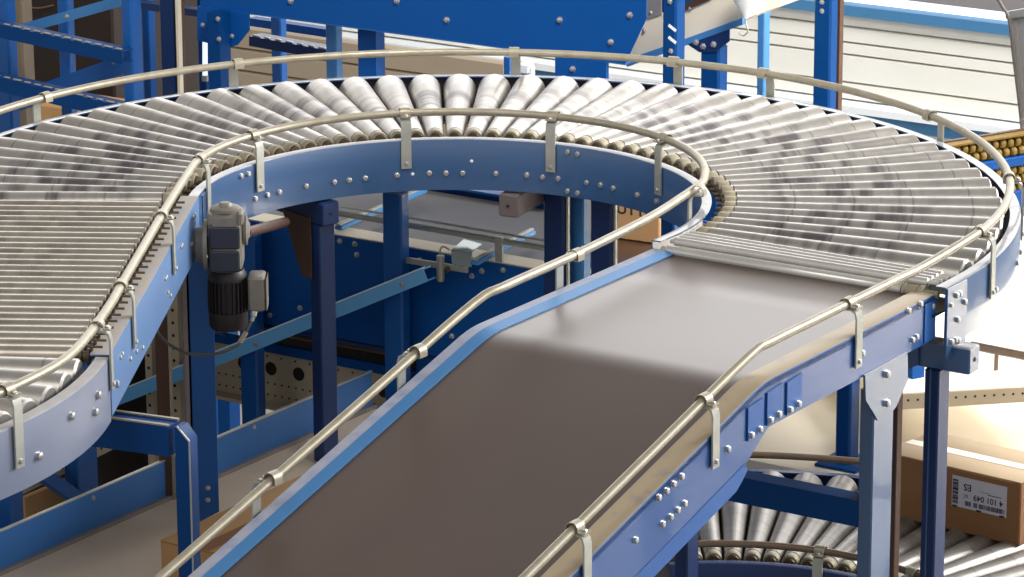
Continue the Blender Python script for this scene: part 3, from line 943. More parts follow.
def outlet_stand():
    z0, z1 = -0.168, -0.242
    v = -0.015
    t = thing('support_stand', P(1.60, v, FLOOR), 'dark stand with square beam end under the right end of the curve', 'support stand', 'stands under the roller curve')
    b = MB().box(P(1.245, v, (z0 + z1) / 2), UU * 0.465, VV * 0.030, ZZ * ((z0 - z1) / 2), bev=0.004).build('cross_beam', M['frame'], t)
    MB().lathe(P(1.711, v, (z0 + z1) / 2), UU, [(0, 0.006), (0.001, 0.006)], 8).build('end_hole', M['black_line'], b)
    for u in (0.82, 1.60):
        MB().box(P(u, v, (z1 + FLOOR) / 2), UU * 0.022, VV * 0.033, ZZ * ((z1 - FLOOR) / 2), bev=0.004).build('leg', M['navy'], t)
        MB().box(P(u, v, FLOOR + 0.005), UU * 0.07, VV * 0.07, ZZ * 0.005).build('foot_plate', M['navy'], t)
    MB().box(P(1.597, v - 0.0335, (z1 + FLOOR) / 2), UU * 0.002, VV * 0.002, ZZ * ((z1 - FLOOR) / 2)).build('edge_strip', M['frame'], t)
    g = MB().prism([P(1.50, v - 0.040, -0.16), P(1.56, v - 0.040, -0.175), P(1.56, v - 0.040, -0.235), P(1.535, v - 0.040, -0.25), P(1.50, v - 0.040, -0.255)], VV * 0.005).build('gusset', M['frame'], t)
    bolt(P(1.53, v - 0.041, -0.19), -VV, g, BOLT_L)


outlet_stand()


def belt_stand():
    """U-frame carrying the belt: plate, two posts and a channel across"""
    c = on_u(885, 392, UR + 0.003)
    v = c.dot(VV) - 0.05
    t = thing('support_stand', P(1.2, v, FLOOR), 'blue portal stand with bolted hanger plate carrying the belt conveyor', 'support stand')
    pp = [(863, 375), (905.5, 352), (906, 379), (894.5, 406), (884, 420), (876, 420), (864, 400)]
    pl = MB().prism([on_u(x, y, UR + 0.001) for x, y in pp], UU * 0.006).build('hanger_plate', M['frame'], t)
    for x, y in ((886, 374), (886, 403)):
        bolt(on_u(x, y, UR + 0.007), UU, pl, BOLT_L)
    va, vb = on_u(873, 450, UR).dot(VV), on_u(893, 450, UR).dot(VV)
    zt_ = -0.30
    for u0, nm in ((UR - 0.042, 1), (UL + 0.0, 0)):
        MB().box(P(u0 + 0.021, (va + vb) / 2, (zt_ + FLOOR) / 2 + 0.05), UU * 0.021, VV * ((vb - va) / 2), ZZ * ((zt_ - FLOOR) / 2 + 0.05), bev=0.004).build('leg', M['frame'], t)
        MB().box(P(u0 + 0.021, (va + vb) / 2, FLOOR + 0.005), UU * 0.07, VV * 0.09, ZZ * 0.005).build('foot_plate', M['blue'], t)
    # channel across
    A, B = on_v(725, 479, va), on_v(862, 510, va)
    zc = (A.z + B.z) / 2 - 0.018
    s = [(0, 0.037), (0.06, 0.037), (0.06, 0.031), (0.006, 0.031), (0.006, -0.031), (0.06, -0.031), (0.06, -0.037), (0, -0.037)]
    MB().loft([[P(u, va + a, zc + z) for a, z in s] for u in (UL + 0.03, UR - 0.04)]).build('cross_channel', M['blue_deep'], t)
    # a brown post close behind
    a, b = on_v(891, 450, vb + 0.12), on_v(901.5, 450, vb + 0.12)
    post('post', 'thin brown post close behind the hanger plate stand', P(a.dot(UU), vb + 0.12, -0.26), FLOOR, (b - a).dot(UU) * 0.55, 0.03, M['brown'])


belt_stand()


def hanging_parts():
    # long blue post below the straight section, behind the gear motor
    Y = 0.06
    a, b = on_y(190, 400, Y), on_y(216, 400, Y)
    zt_, zb = -0.166, on_y(203, 515, Y).z
    t = thing('post', Vector(((a.x + b.x) / 2, Y, zb)), 'long blue post with two bolt heads behind the gear motor', 'post')
    X = Vector((1, 0, 0)); Yv = Vector((0, 1, 0))
    x0, x1 = a.x, b.x
    mb = MB().prism([Vector((x0, Y, zt_)), Vector((x1, Y, zt_)), Vector((x1, Y, zb + 0.010)), Vector((x0, Y, zb - 0.032))], Yv * 0.006)
    mb.prism([Vector((x0, Y, zt_)), Vector((x0, Y + 0.06, zt_)), Vector((x0, Y + 0.06, zb)), Vector((x0, Y, zb - 0.032))], X * 0.006)
    w = mb.build('web', M['blue'], t)
    mb = MB().box(Vector((x0 - 0.004, Y - 0.002, (zt_ + zb) / 2 - 0.01)), X * 0.004, Yv * 0.004, ZZ * ((zt_ - zb) / 2 - 0.01))
    mb.build('edge_flange', M['grey'], t)
    for y in (488, 500):
        bolt(on_y(208, y, Y), -Yv, w, BOLT_S)
    # brown upright pair to its left
    Y = 0.30
    a, b = on_y(158, 430, Y), on_y(170, 430, Y)
    t = thing('pole', Vector((a.x, Y, FLOOR)), 'brown channel pole left of the long blue post', 'pole')
    w_ = b.x - a.x
    s = [(0, 0), (w_, 0), (w_, 0.04), (w_ - 0.005, 0.04), (w_ - 0.005, 0.005), (0.005, 0.005), (0.005, 0.04), (0, 0.04)]
    MB().loft([[Vector((a.x + p, Y + q, z)) for p, q in s] for z in (FLOOR, -0.17)]).build('channel', M['brown'], t)
    MB().box(Vector((b.x + 0.006, Y + 0.01, (FLOOR - 0.17) / 2)), X * 0.004, Yv * 0.01, ZZ * ((-0.17 - FLOOR) / 2)).build('edge_strip', M['rail'], t)
    a2 = on_y(188, 430, Y)
    t = thing('pipe', Vector((a2.x, Y + 0.02, FLOOR)), 'thin grey pipe standing between the brown pole and the long blue post', 'pipe')
    MB().tube([Vector((a2.x, Y + 0.02, FLOOR)), Vector((a2.x, Y + 0.02, -0.17))], 0.011, 10).build('pipe_tube', M['grey'], t)
    # second brown upright further left
    a3 = on_y(154, 400, 0.55)
    # portal under the second curve
    z = -0.205
    L1, L2 = on_z(70, 414, z), on_z(182, 429, z)
    d = (L2 - L1).normalized(); s = Vector((-d.y, d.x, 0))
    t = thing('support_stand', Vector((L2.x, L2.y, FLOOR)), 'navy portal stand with chamfered corner below the lower left curve', 'support stand')
    sec = [(-0.03, 0), (-0.026, 0.003), (-0.024, 0), (0.03, 0), (0.03, -0.078), (-0.03, -0.078)]
    a0 = L1 - d * 1.3
    e = L2
    MB().loft([[p + s * (a + 0.03) + ZZ * q for a, q in ((-0.03, 0), (0.03, 0), (0.03, -0.08), (-0.03, -0.08))] for p in (a0, e - d * 0.04)]).build('cross_beam', M['blue_deep'], t)
    MB().loft([[p + s * (0.03 + a) + ZZ * q for a, q in ((-0.032, 0.002), (-0.022, 0.002), (-0.022, 0.006), (-0.032, 0.006))] for p in (a0, e - d * 0.04)]).build('edge_strip', M['rail'], t)
    MB().loft([[p + s * (0.03 + a) + ZZ * q for a, q in ((0.022, 0.002), (0.032, 0.002), (0.032, 0.006), (0.022, 0.006))] for p in (a0, e - d * 0.04)]).build('edge_strip', M['rail'], t)
    # post: outline with a chamfered outer corner
    poly = [e - d * 0.022 + ZZ * 0.003, e - d * 0.008 + ZZ * 0.003, e + d * 0.018 - ZZ * 0.03, Vector((0, 0, 0)) + e + d * 0.018 + ZZ * (FLOOR - e.z), e - d * 0.022 + ZZ * (FLOOR - e.z)]
    MB().prism(poly, s * 0.046).build('leg', M['blue_deep'], t)
    ou = [e - d * 0.014 + ZZ * 0.005, e + d * 0.020 - ZZ * 0.03, e + d * 0.020 - ZZ * 0.7]
    mb = MB()
    for p, q in ((ou[0], ou[1]), (ou[1], ou[2])):
        mb.bar(p - s * 0.001, q - s * 0.001, 0.004, 0.004)
    mb.build('light_edge', M['galv'], t)
    MB().box(e + d * -0.013 + s * 0.03 + ZZ * (FLOOR - e.z + 0.005), d * 0.09, s * 0.09, ZZ * 0.005).build('foot_plate', M['blue_deep'], t)
    p2 = a0 + d * 0.1
    MB().box(Vector((p2.x, p2.y, (e.z - 0.08 + FLOOR) / 2)) + s * 0.03, d * 0.03, s * 0.03, ZZ * ((e.z - 0.08 - FLOOR) / 2)).build('leg', M['blue_deep'], t)


hanging_parts()


# ================================================================== GEAR MOTOR
def gear_motor():
    Y = -0.14
    X = Vector((1, 0, 0)); Yv = Vector((0, 1, 0))
    q = lambda x, y: on_y(x, y, Y)
    c = q(225, 250)
    t = thing('gear_motor', Vector((c.x, Y + 0.06, q(225, 335).z)), 'grey and black gear motor hanging under the straight roller section', 'gear motor')

    def bx(x0, y0, x1, y1, d0, d1, bev=0.008):
        a, b = q(x0, y0), q(x1, y1)
        m = (a + b) / 2
        return MB().box(Vector((m.x, Y + (d0 + d1) / 2, m.z)), X * abs(b.x - a.x) / 2, Yv * ((d1 - d0) / 2), ZZ * abs(a.z - b.z) / 2, bev)
    h = bx(207, 214, 242, 274, 0.0, 0.13, 0.014)
    body = h.build('gearbox', M['motor'], t)
    bx(209, 227, 240, 249, -0.006, 0.0, 0.004).build('cover_panel', M['motor_panel'], body)
    bx(209, 251, 240, 272, -0.006, 0.0, 0.004).build('cover_panel', M['motor_panel'], body)
    # sloped top with lifting boss and filler plug
    a, b = q(211, 216), q(240, 208)
    zt_ = q(225, 209).z
    MB().lathe(Vector((c.x, Y + 0.05, q(225, 214).z - 0.002)), ZZ, [(0, 0.045), (0.008, 0.045), (0.012, 0.038), (0.014, 0.02), (0.02, 0.018), (0.024, 0.014)], 20).build('top_cap', M['motor'], body)
    for x in (210, 240):
        p = q(x, 222)
        MB().box(Vector((p.x, Y + 0.03, p.z + 0.006)), X * 0.008, Yv * 0.03, ZZ * 0.018, 0.004).build('cast_rib', M['motor'], body)
    # mounting flange towards the frame, with shaft and bolts
    zf = q(225, 250).z
    fl = MB().lathe(Vector((q(207, 250).x, Y + 0.06, zf)), -X, [(0, 0.075), (0.012, 0.075), (0.013, 0.055), (0.035, 0.05), (0.036, 0.03), (0.06, 0.03)], 24).build('flange', M['motor'], t)
    for k in range(6):
        a = k * math.pi / 3 + 0.3
        bolt(Vector((q(207, 250).x - 0.004, Y + 0.06 + 0.065 * math.cos(a), zf + 0.065 * math.sin(a))), X, fl, BOLT_S)
    MB().lathe(Vector((q(243, 250).x - 0.002, Y + 0.07, q(243, 236).z)), X, [(0, 0.045), (0.010, 0.045), (0.012, 0.03), (0.018, 0.02)], 20).build('side_cover', M['motor'], body)
    # shaft running back under the curve
    p0 = Vector((q(244, 240).x, Y + 0.08, q(244, 240).z)); p1 = on_y(285, 222, 0.55)
    MB().tube([p0, p1], 0.016, 12).build('drive_shaft', M['brown'], t)
    # motor can
    z0 = q(225, 275).z
    prof = [(0, 0.050), (0.012, 0.055), (0.014, 0.052)]
    for k in range(1):
        pass
    z1 = q(225, 335).z
    L_ = z0 - z1
    can = MB().lathe(Vector((c.x, Y + 0.065, z0)), -ZZ, [(0, 0.048), (0.014, 0.056), (0.03, 0.056), (0.031, 0.051), (L_ * 0.68, 0.051), (L_ * 0.685, 0.058), (L_ * 0.92, 0.057), (L_ * 0.98, 0.050), (L_, 0.03)], 28).build('motor_can', M['motor_dark'], t)
    mb = MB()
    for k in range(26):
        a = 2 * math.pi * k / 26
        d = Vector((math.cos(a), math.sin(a), 0))
        mb.box(Vector((c.x, Y + 0.065, z0 - L_ * 0.42)) + d * 0.054, d * 0.005, Vector((-d.y, d.x, 0)) * 0.0017, ZZ * (L_ * 0.26))
    mb.build('cooling_fins', M['motor_dark'], can)
    tb = bx(247, 280, 265, 314, 0.02, 0.11, 0.006)
    box_ = tb.build('terminal_box', M['motor'], t)
    bx(265.2, 281, 266.5, 313, 0.022, 0.108, 0.002).build('terminal_lid', M['motor'], box_)
    g = q(254, 312)
    MB().lathe(Vector((g.x, Y + 0.01, g.z)), Vector((-0.25, -0.3, -1)), [(0, 0.010), (0.014, 0.010), (0.016, 0.007), (0.03, 0.006)], 12).build('cable_gland', M['bolt'], box_)
    pts = [Vector((g.x - 0.004, Y + 0.004, g.z - 0.02)), on_y(247, 330, Y), on_y(238, 345, Y), on_y(215, 354, Y), on_y(190, 354, Y + 0.02), on_y(172, 346, Y + 0.06), on_y(160, 336, Y + 0.12), on_y(156, 326, Y + 0.2)]
    tt = thing('cable', pts[3], 'grey cable looping down from the gear motor terminal box', 'cable')
    MB().tube(catmull(pts, 6), 0.0045, 8).build('cable_sheath', M['cable'], tt)
    MB().tube([on_y(246, 332, Y), on_y(240, 342, Y)], 0.0075, 8).build('cable_sleeve', M['tan_cap'], tt)


gear_motor()


# ================================================================== LOWER ROLLER CURVE
CL = (0.80, -0.50)
ZL = -1.217


def lower_curve():
    t = thing('curved_roller_conveyor', (CL[0], CL[1], FLOOR), 'shadowed lower roller curve passing underneath the brown belt at lower right', 'conveyor')
    a0, a1 = 101, 2
    sh = lambda path: [(Vector((p.x, p.y, ZL)), n) for p, n in path]
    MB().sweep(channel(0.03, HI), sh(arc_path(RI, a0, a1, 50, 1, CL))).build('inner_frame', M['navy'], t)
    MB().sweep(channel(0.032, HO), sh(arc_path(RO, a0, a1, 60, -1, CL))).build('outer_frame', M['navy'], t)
    MB().sweep([(0, -0.13), (0.86, -0.13), (0.86, -0.136), (0, -0.136)], sh(arc_path(RI + 0.03, a0, a1, 40, 1, CL))).build('tray', M['grey'], t)
    for k in range(24):
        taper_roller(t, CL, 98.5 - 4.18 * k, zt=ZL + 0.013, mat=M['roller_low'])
    for a in (99, 78, 40, 8):
        for r in (RI + 0.02, RO - 0.02):
            p = pol(r, a, 0, CL)
            MB().box(Vector((p.x, p.y, (ZL - HO + FLOOR) / 2)), Vector((0.025, 0, 0)), Vector((0, 0.025, 0)), ZZ * ((ZL - HO - FLOOR) / 2)).build('leg', M['navy'], t)
    for r, off, lab in ((RI, 0.02, 'brown tube guard rail along the inside of the lower roller curve'), (RO, -0.034, 'brown tube guard rail at the back of the lower roller curve')):
        pts = [pol(r + off, a0 + (a1 - a0) * k / 40, ZL + 0.058, CL) for k in range(41)]
        g = thing('guard_rail', pts[20], lab, 'guard rail', 'tube guard rails')
        MB().tube(pts, 0.0112, 10).build('rail_tube', M['copper'], g)
        for a in ((math.degrees(math.atan2(on_z(824, 548, ZL + 0.058).y - CL[1], on_z(824, 548, ZL + 0.058).x - CL[0])), 40) if off > 0 else (98, 60, 20)):
            s = -1 if off > 0 else 1
            bracket(g, pol(r + s * 0.001, a, ZL - 0.085, CL), pol(s, a), pol(r + off, a, ZL + 0.058, CL))


lower_curve()


# ================================================================== CARTON WITH LABEL
def carton(label, A, B, depth, h, mat, group=None, tape=True, flap=None):
    A, B = Vector(A), Vector(B)
    x = (B - A).normalized(); L_ = (B - A).length
    y = Vector((-x.y, x.x, 0))
    if y.y < 0: y = -y
    t = thing('cardboard_box', A + x * L_ / 2 + y * depth / 2, label, 'box', group)
    c = A + x * L_ / 2 + y * depth / 2 + ZZ * (h / 2)
    MB().box(c, x * L_ / 2, y * depth / 2, ZZ * h / 2, bev=0.004).build('carton_body', mat, t)
    # two top flaps meeting in the middle
    for s in (-1, 1):
        MB().box(c + ZZ * (h / 2 + 0.002) + y * (s * depth / 4), x * (L_ / 2 - 0.001), y * (depth / 4 - 0.001), ZZ * 0.002, bev=0.001).build('flap', flap or mat, t)
    if tape:
        MB().box(c + ZZ * (h / 2 + 0.0045), x * (L_ / 2), y * 0.022, ZZ * 0.0006).build('tape', M['tape'], t)
    return t, x, y, L_


def label_box():
    A = on_z(884, 514.5, ZL + 0.002); B = on_z(1019, 547, ZL + 0.002)
    t, x, y, L_ = carton('brown cardboard box with upside-down white shipping label on the lower rollers', A, B, 0.27, 0.205, M['card_dark'], flap=M['card_lit_top'])
    n = -y
    w = [on_plane(px, py, A, n) for px, py in ((952.6, 475.6), (1007, 486), (1006.7, 517), (951.7, 506))]
    c = (w[0] + w[1] + w[2] + w[3]) / 4
    W = ((w[1] - w[0]).length + (w[2] - w[3]).length) / 2; H = ((w[0] - w[3]).length + (w[1] - w[2]).length) / 2
    lb = MB().box(c + n * 0.0008, x * W / 2, ZZ * H / 2, n * 0.0006).build('shipping_label', M['paper'], t)
    X, Yt = -x, -ZZ          # the label is glued on upside down
    at_ = lambda a, b: c + x * (a * W) + ZZ * (b * H) + n * 0.0016
    text_mesh('printed_text', 'ES', 0.030, at_(-0.215, 0.20), X, Yt, M['ink'], lb, 0.0006)
    text_mesh('printed_text', '4 101 049', 0.0265, at_(0.165, -0.08), X, Yt, M['ink'], lb, 0.0004)
    text_mesh('printed_text', 'SC', 0.017, at_(-0.25, -0.09), X, Yt, M['ink'], lb)
    mb = MB()
    for k, ww in enumerate((5, 2, 3, 5, 2, 4, 2, 6, 3, 2, 5, 3, 2, 4, 3, 5, 2, 3, 4, 2)):
        mb.box(at_(-0.435, 0.36 - 0.76 * k / 19), x * (W * 0.052), ZZ * (ww * H * 0.0042), n * 0.0003)
    mb.build('barcode', M['ink'], lb)
    mb = MB(); rng = random.Random(3); a = -0.25
    while a < 0.46:
        wd = rng.choice((0.006, 0.010, 0.016))
        if abs(a + 0.13) > 0.02 and abs(a + 0.02) > 0.018:
            mb.box(at_(a, -0.33), x * (W * wd / 2), ZZ * (H * 0.075), n * 0.0003)
        a += wd + rng.choice((0.006, 0.009))
    mb.build('barcode', M['ink'], lb)
    mb = MB()
    mb.box(at_(0.28, 0.10), x * (W * 0.13), ZZ * 0.0012, n * 0.0003)
    mb.box(at_(0.10, 0.15), x * (W * 0.10), ZZ * 0.0006, n * 0.0003)
    mb.build('printed_rule', M['ink'], lb)
    mb = MB()
    for a in (-0.44, 0.0, 0.42):
        mb.box(at_(a, -0.49), x * (W * 0.045), ZZ * 0.003, n * 0.0003)
    mb.build('black_mark', M['ink'], lb)


label_box()


# ================================================================== PALE DECKS AT LOWER RIGHT
def decks():
    z = -1.32
    t = thing('flat_deck', P(1.6, 3.4, FLOOR), 'cream flat deck behind the lower roller curve', 'deck')
    MB().box(P(1.55, 3.55, z - 0.03), UU * 2.3, VV * 1.70, ZZ * 0.03, bev=0.01).build('deck_top', M['cream'], t)
    for u in (-0.6, 1.6, 3.7):
        for v in (1.95, 5.0):
            MB().box(P(u, v, (z - 0.06 + FLOOR) / 2), UU * 0.04, VV * 0.04, ZZ * ((z - 0.06 - FLOOR) / 2)).build('leg', M['navy'], t)
    # raised bed with a perforated front edge
    zt_ = -1.03
    A, B = on_z(890, 394, zt_), on_z(1060, 384, zt_)
    d = (B - A).normalized(); s = Vector((-d.y, d.x, 0)); L_ = (B - A).length
    c = (A + B) / 2
    t = thing('raised_bed', Vector((c.x, c.y, -1.32)) + s * 0.4, 'white raised conveyor bed with perforated beige edge right of the belt stand', 'conveyor bed')
    MB().box(c + s * 1.1 - ZZ * 0.012, d * (L_ / 2), s * 1.1, ZZ * 0.012, bev=0.004).build('bed_top', M['white_bed'], t)
    e = MB().box(c - s * 0.006 - ZZ * 0.026, d * (L_ / 2), s * 0.005, ZZ * 0.028, bev=0.003).build('front_edge', M['beige_steel'], t)
    k = 0
    for i in range(14):
        p = A + d * (0.04 + i * 0.033 + 0.02) - s * 0.0112 - ZZ * 0.022
        MB().lathe(p, -s, [(0, 0.0045), (0.0008, 0.0045)], 8).build('hole', M['dark'], e)
    for i in (0.05, 0.95):
        for w in (0.1, 2.0):
            p = A + d * (L_ * i) + s * w
            MB().box(Vector((p.x, p.y, (zt_ - 0.024 - 1.32) / 2)), d * 0.025, s * 0.025, ZZ * ((zt_ - 0.024 + 1.32) / 2)).build('leg', M['beige_steel'], t)
    # brown rail over the bed
    a, b = on_z(970, 345, zt_ + 0.07), on_z(1060, 363, zt_ + 0.07)
    g = thing('guard_rail', (a + b) / 2, 'brown flat rail crossing above the white raised bed', 'guard rail')
    MB().bar(a, b, 0.02, 0.03, bev=0.006).build('rail_bar', M['copper'], g)
    for k in (0.3, 0.9):
        p = a.lerp(b, k)
        MB().tube([p - ZZ * 0.01, Vector((p.x, p.y, zt_))], 0.008, 8).build('rail_post', M['copper'], g)


decks()


# ================================================================== CROSS BELT CONVEYOR UNDER THE ARCH
def cross_conveyor():
    v0, v1 = 1.0, 1.78
    ua, ub = -1.9, -0.18
    zt_, zb = -0.502, -0.872
    t = thing('belt_conveyor', P(-1.2, 1.4, FLOOR), 'grey belt conveyor with deep blue side panel seen through the arch', 'conveyor')
    fr = MB().box(P((ua + ub) / 2, v0 + 0.004, (zt_ + zb) / 2), UU * ((ub - ua) / 2), VV * 0.004, ZZ * ((zt_ - zb) / 2)).build('side_panel', M['blue_clean'], t)
    MB().box(P((ua - 0.74) / 2, v1, (zt_ + zb) / 2), UU * ((-0.74 - ua) / 2), VV * 0.004, ZZ * ((zt_ - zb) / 2)).build('side_panel', M['blue_clean'], t)
    MB().box(P((ua + ub) / 2, v0 + 0.045, zt_), UU * ((ub - ua) / 2), VV * 0.045, ZZ * 0.004).build('top_flange', M['cream'], t)
    MB().box(P((ua - 0.74) / 2, v1 - 0.03, zt_), UU * ((-0.74 - ua) / 2), VV * 0.03, ZZ * 0.004).build('top_flange', M['blue'], t)
    us = -0.74
    MB().prism([P(ua, v0 + 0.06, zt_ - 0.036), P(ub - 0.03, v0 + 0.06, zt_ - 0.036), P(us, v1 - 0.05, zt_ - 0.036), P(ua, v1 - 0.05, zt_ - 0.036)], ZZ * 0.012).build('belt', M['belt_grey'], t)
    MB().box(P((ua + us) / 2, v1 - 0.12, (zb + FLOOR) / 2), UU * ((us - ua) / 2), VV * 0.006, ZZ * ((zb - FLOOR) / 2)).build('shade_backing', M['dark'], t)  # dark sheet added so the space under this conveyor looks shaded
    MB().prism([P(ua, v0, zb + 0.006), P(ub, v0, zb + 0.006), P(-0.74, v1, zb + 0.006), P(ua, v1, zb + 0.006)], ZZ * 0.008).build('bottom_plate', M['dark'], t)
    for x, y in ((393, 281), (300, 308), (404, 313), (482, 271), (472, 276), (452, 336), (253, 250), (270, 315), (340, 241), (355, 244), (357, 255), (503, 270), (420, 260)):
        bolt(on_v(x, y, v0), -VV, fr)
    for u in (-1.8, -0.80):
        for v in (v0 + 0.06, v1 - 0.06):
            MB().box(P(u, v, (zb + FLOOR) / 2), UU * 0.035, VV * 0.035, ZZ * ((zb - FLOOR) / 2)).build('leg', M['blue'], t)
    # rail over the near flange
    A, B = on_v(320, 210, v0 + 0.02), on_v(548, 249, v0 + 0.02)
    g = thing('guard_rail', (A + B) / 2, 'pale steel guard rail above the grey belt under the arch', 'guard rail', 'tube guard rails')
    MB().tube([A - UU * 0.4, B], 0.010, 10).build('rail_tube', M['galv'], g)
    MB().tube([A - UU * 0.4 + ZZ * 0.018 + VV * 0.02, B + ZZ * 0.018 + VV * 0.02], 0.005, 8).build('upper_wire', M['steel'], g)
    for x in (404, 330, 500):
        p = on_v(x, 222 + (x - 404) * 0.17, v0 + 0.01)
        MB().box(Vector((p.x, p.y, 0)) - VV * 0.006 + ZZ * (p.z - 0.055), UU * 0.014, VV * 0.004, ZZ * 0.062).build('bracket', M['galv'], g)
    # far side rails and slanted guide bars across the belt
    for a, b, lab in (((474, 263), (532, 232), 'light blue slanted guide bar across the grey belt, near the sensor plate'), ((338, 228), (424, 190), 'light blue slanted guide bar across the grey belt, left of the arch middle')):
        p, q_ = on_z(a[0], a[1], zt_ + 0.02), on_z(b[0], b[1], zt_ + 0.02)
        gt = thing('guide_bar', (p + q_) / 2, lab, 'guide bar')
        MB().bar(p, q_, 0.03, 0.016, bev=0.003).build('bar_plate', M['blue_light'], gt)
        MB().bar(p + ZZ * 0.011, q_ + ZZ * 0.011, 0.014, 0.006, bev=0.001).build('top_strip', M['galv'], gt)
    # sensor with plate, arm and reflector
    vs = v0 - 0.05
    pq = lambda x, y: on_v(x, y, vs)
    t = thing('photo_sensor', pq(460, 275), 'zinc sensor bracket with hanging reflector in front of the blue panel', 'sensor')
    a, b = pq(452, 252), pq(470, 266)
    m = (a + b) / 2
    U2 = UU
    MB().prism([pq(451, 250), pq(471, 252), pq(471, 267), pq(452, 265)], VV * 0.004).build('plate', M['zincgreen'], t)
    MB().prism([pq(451, 250), pq(471, 252), on_v(482, 244, vs + 0.10), on_v(464, 239, vs + 0.10)], -ZZ * 0.003).build('top_plate', M['zincgreen'], t)
    MB().bar(pq(400, 259), pq(468, 270), 0.012, 0.020, bev=0.002).build('arm', M['galv'], t)
    r = pq(440.5, 255)
    MB().lathe(r, -ZZ, [(0, 0.008), (0.002, 0.013), (0.082, 0.014), (0.088, 0.011)], 14).build('reflector', M['galv'], t)
    MB().tube(catmull([r, r + ZZ * 0.02, r + ZZ * 0.03 + UU * 0.012, r + ZZ * 0.022 + UU * 0.035], 5), 0.003, 8).build('hook_wire', M['galv'], t)
    MB().lathe(pq(449, 269), -VV, [(0, 0.010), (0.012, 0.010), (0.016, 0.006)], 12).build('knob', M['zinc_axle'], t)
    for x, y in ((491, 270), (498, 271)):
        pass
    # girder with round lightening holes below
    vg = 1.12
    t = thing('perforated_girder', P(-1.3, vg, FLOOR), 'beige girder with round holes below the blue side panel', 'girder')
    a = on_v(250, 349, vg); b = on_v(400, 373, vg)
    zg = (a.z + b.z) / 2
    hg = 0.185
    u0, u1 = -1.95, -0.62
    w = MB().box(P((u0 + u1) / 2, vg + 0.004, zg - hg / 2), UU * ((u1 - u0) / 2), VV * 0.004, ZZ * (hg / 2)).build('web', M['beige_steel'], t)
    MB().box(P((u0 + u1) / 2, vg - 0.02, zg - hg - 0.004), UU * ((u1 - u0) / 2), VV * 0.03, ZZ * 0.006).build('bottom_flange', M['beige_steel'], t)
    MB().box(P((u0 + u1) / 2, vg - 0.01, zg + 0.016), UU * ((u1 - u0) / 2), VV * 0.012, ZZ * 0.016).build('top_chord', M['blue_clean'], t)
    c0 = on_v(271, 368, vg)
    step = 0.118
    for k in range(-5, 6):
        u = c0.dot(UU) + step * k
        if u < u1 - 0.03:
            MB().lathe(P(u, vg - 0.0002, zg - 0.065), -VV, [(0, 0.024), (0.0006, 0.024)], 20).build('round_hole', M['dark'], w)
    for k in range(-12, 16):
        u = c0.dot(UU) + 0.03 * k + 0.015
        if u < u1 - 0.02:
            for dz, rr in ((0.022, 0.004), (0.118, 0.004), (0.160, 0.004)):
                if dz != 0.022 or k % 2:
                    MB().lathe(P(u, vg - 0.0002, zg - dz), -VV, [(0, rr), (0.0006, rr)], 8).build('bolt_hole', M['dark'], w)
    for u in (u0 + 0.1, u1 - 0.1):
        MB().box(P(u, vg + 0.04, (zg - hg + FLOOR) / 2), UU * 0.03, VV * 0.03, ZZ * ((zg - hg - FLOOR) / 2)).build('leg', M['beige_steel'], t)
    # return roller above the chord
    a, b = on_v(262, 331, vg + 0.06), on_v(388, 352, vg + 0.06)
    t = thing('return_roller', (a + b) / 2, 'brown return roller between blue panel and beige girder', 'roller')
    MB().tube([a - UU * 0.3, b + UU * 0.1], 0.010, 12).build('roller_tube', M['copper'], t)
    for p in (a - UU * 0.3, b + UU * 0.1):
        MB().tube([p, p + UU * 0.02], 0.006, 8).build('axle', M['zinc_axle'], t)
    # posts in front of the panel and the brace bolted to them
    post_v('post', 'bright blue post in front of the blue side panel, right of the gear motor stand', 0.92, 383, 402, 192, M['blue'], wv=0.05, zb=FLOOR, ymid=300)
    post_v('post', 'bright blue post directly behind the gear motor terminal box', 0.92, 240, 257, 230, M['blue'], wv=0.05, zb=FLOOR, ymid=380)
    beam_v('brace', 'long light blue diagonal brace behind the gear motor', 0.86, (112, 401), (425, 275), 13, M['brace'], depth=0.045, edge=M['white'], cat='brace', bolts=((402, 284), (256, 344)))


cross_conveyor()


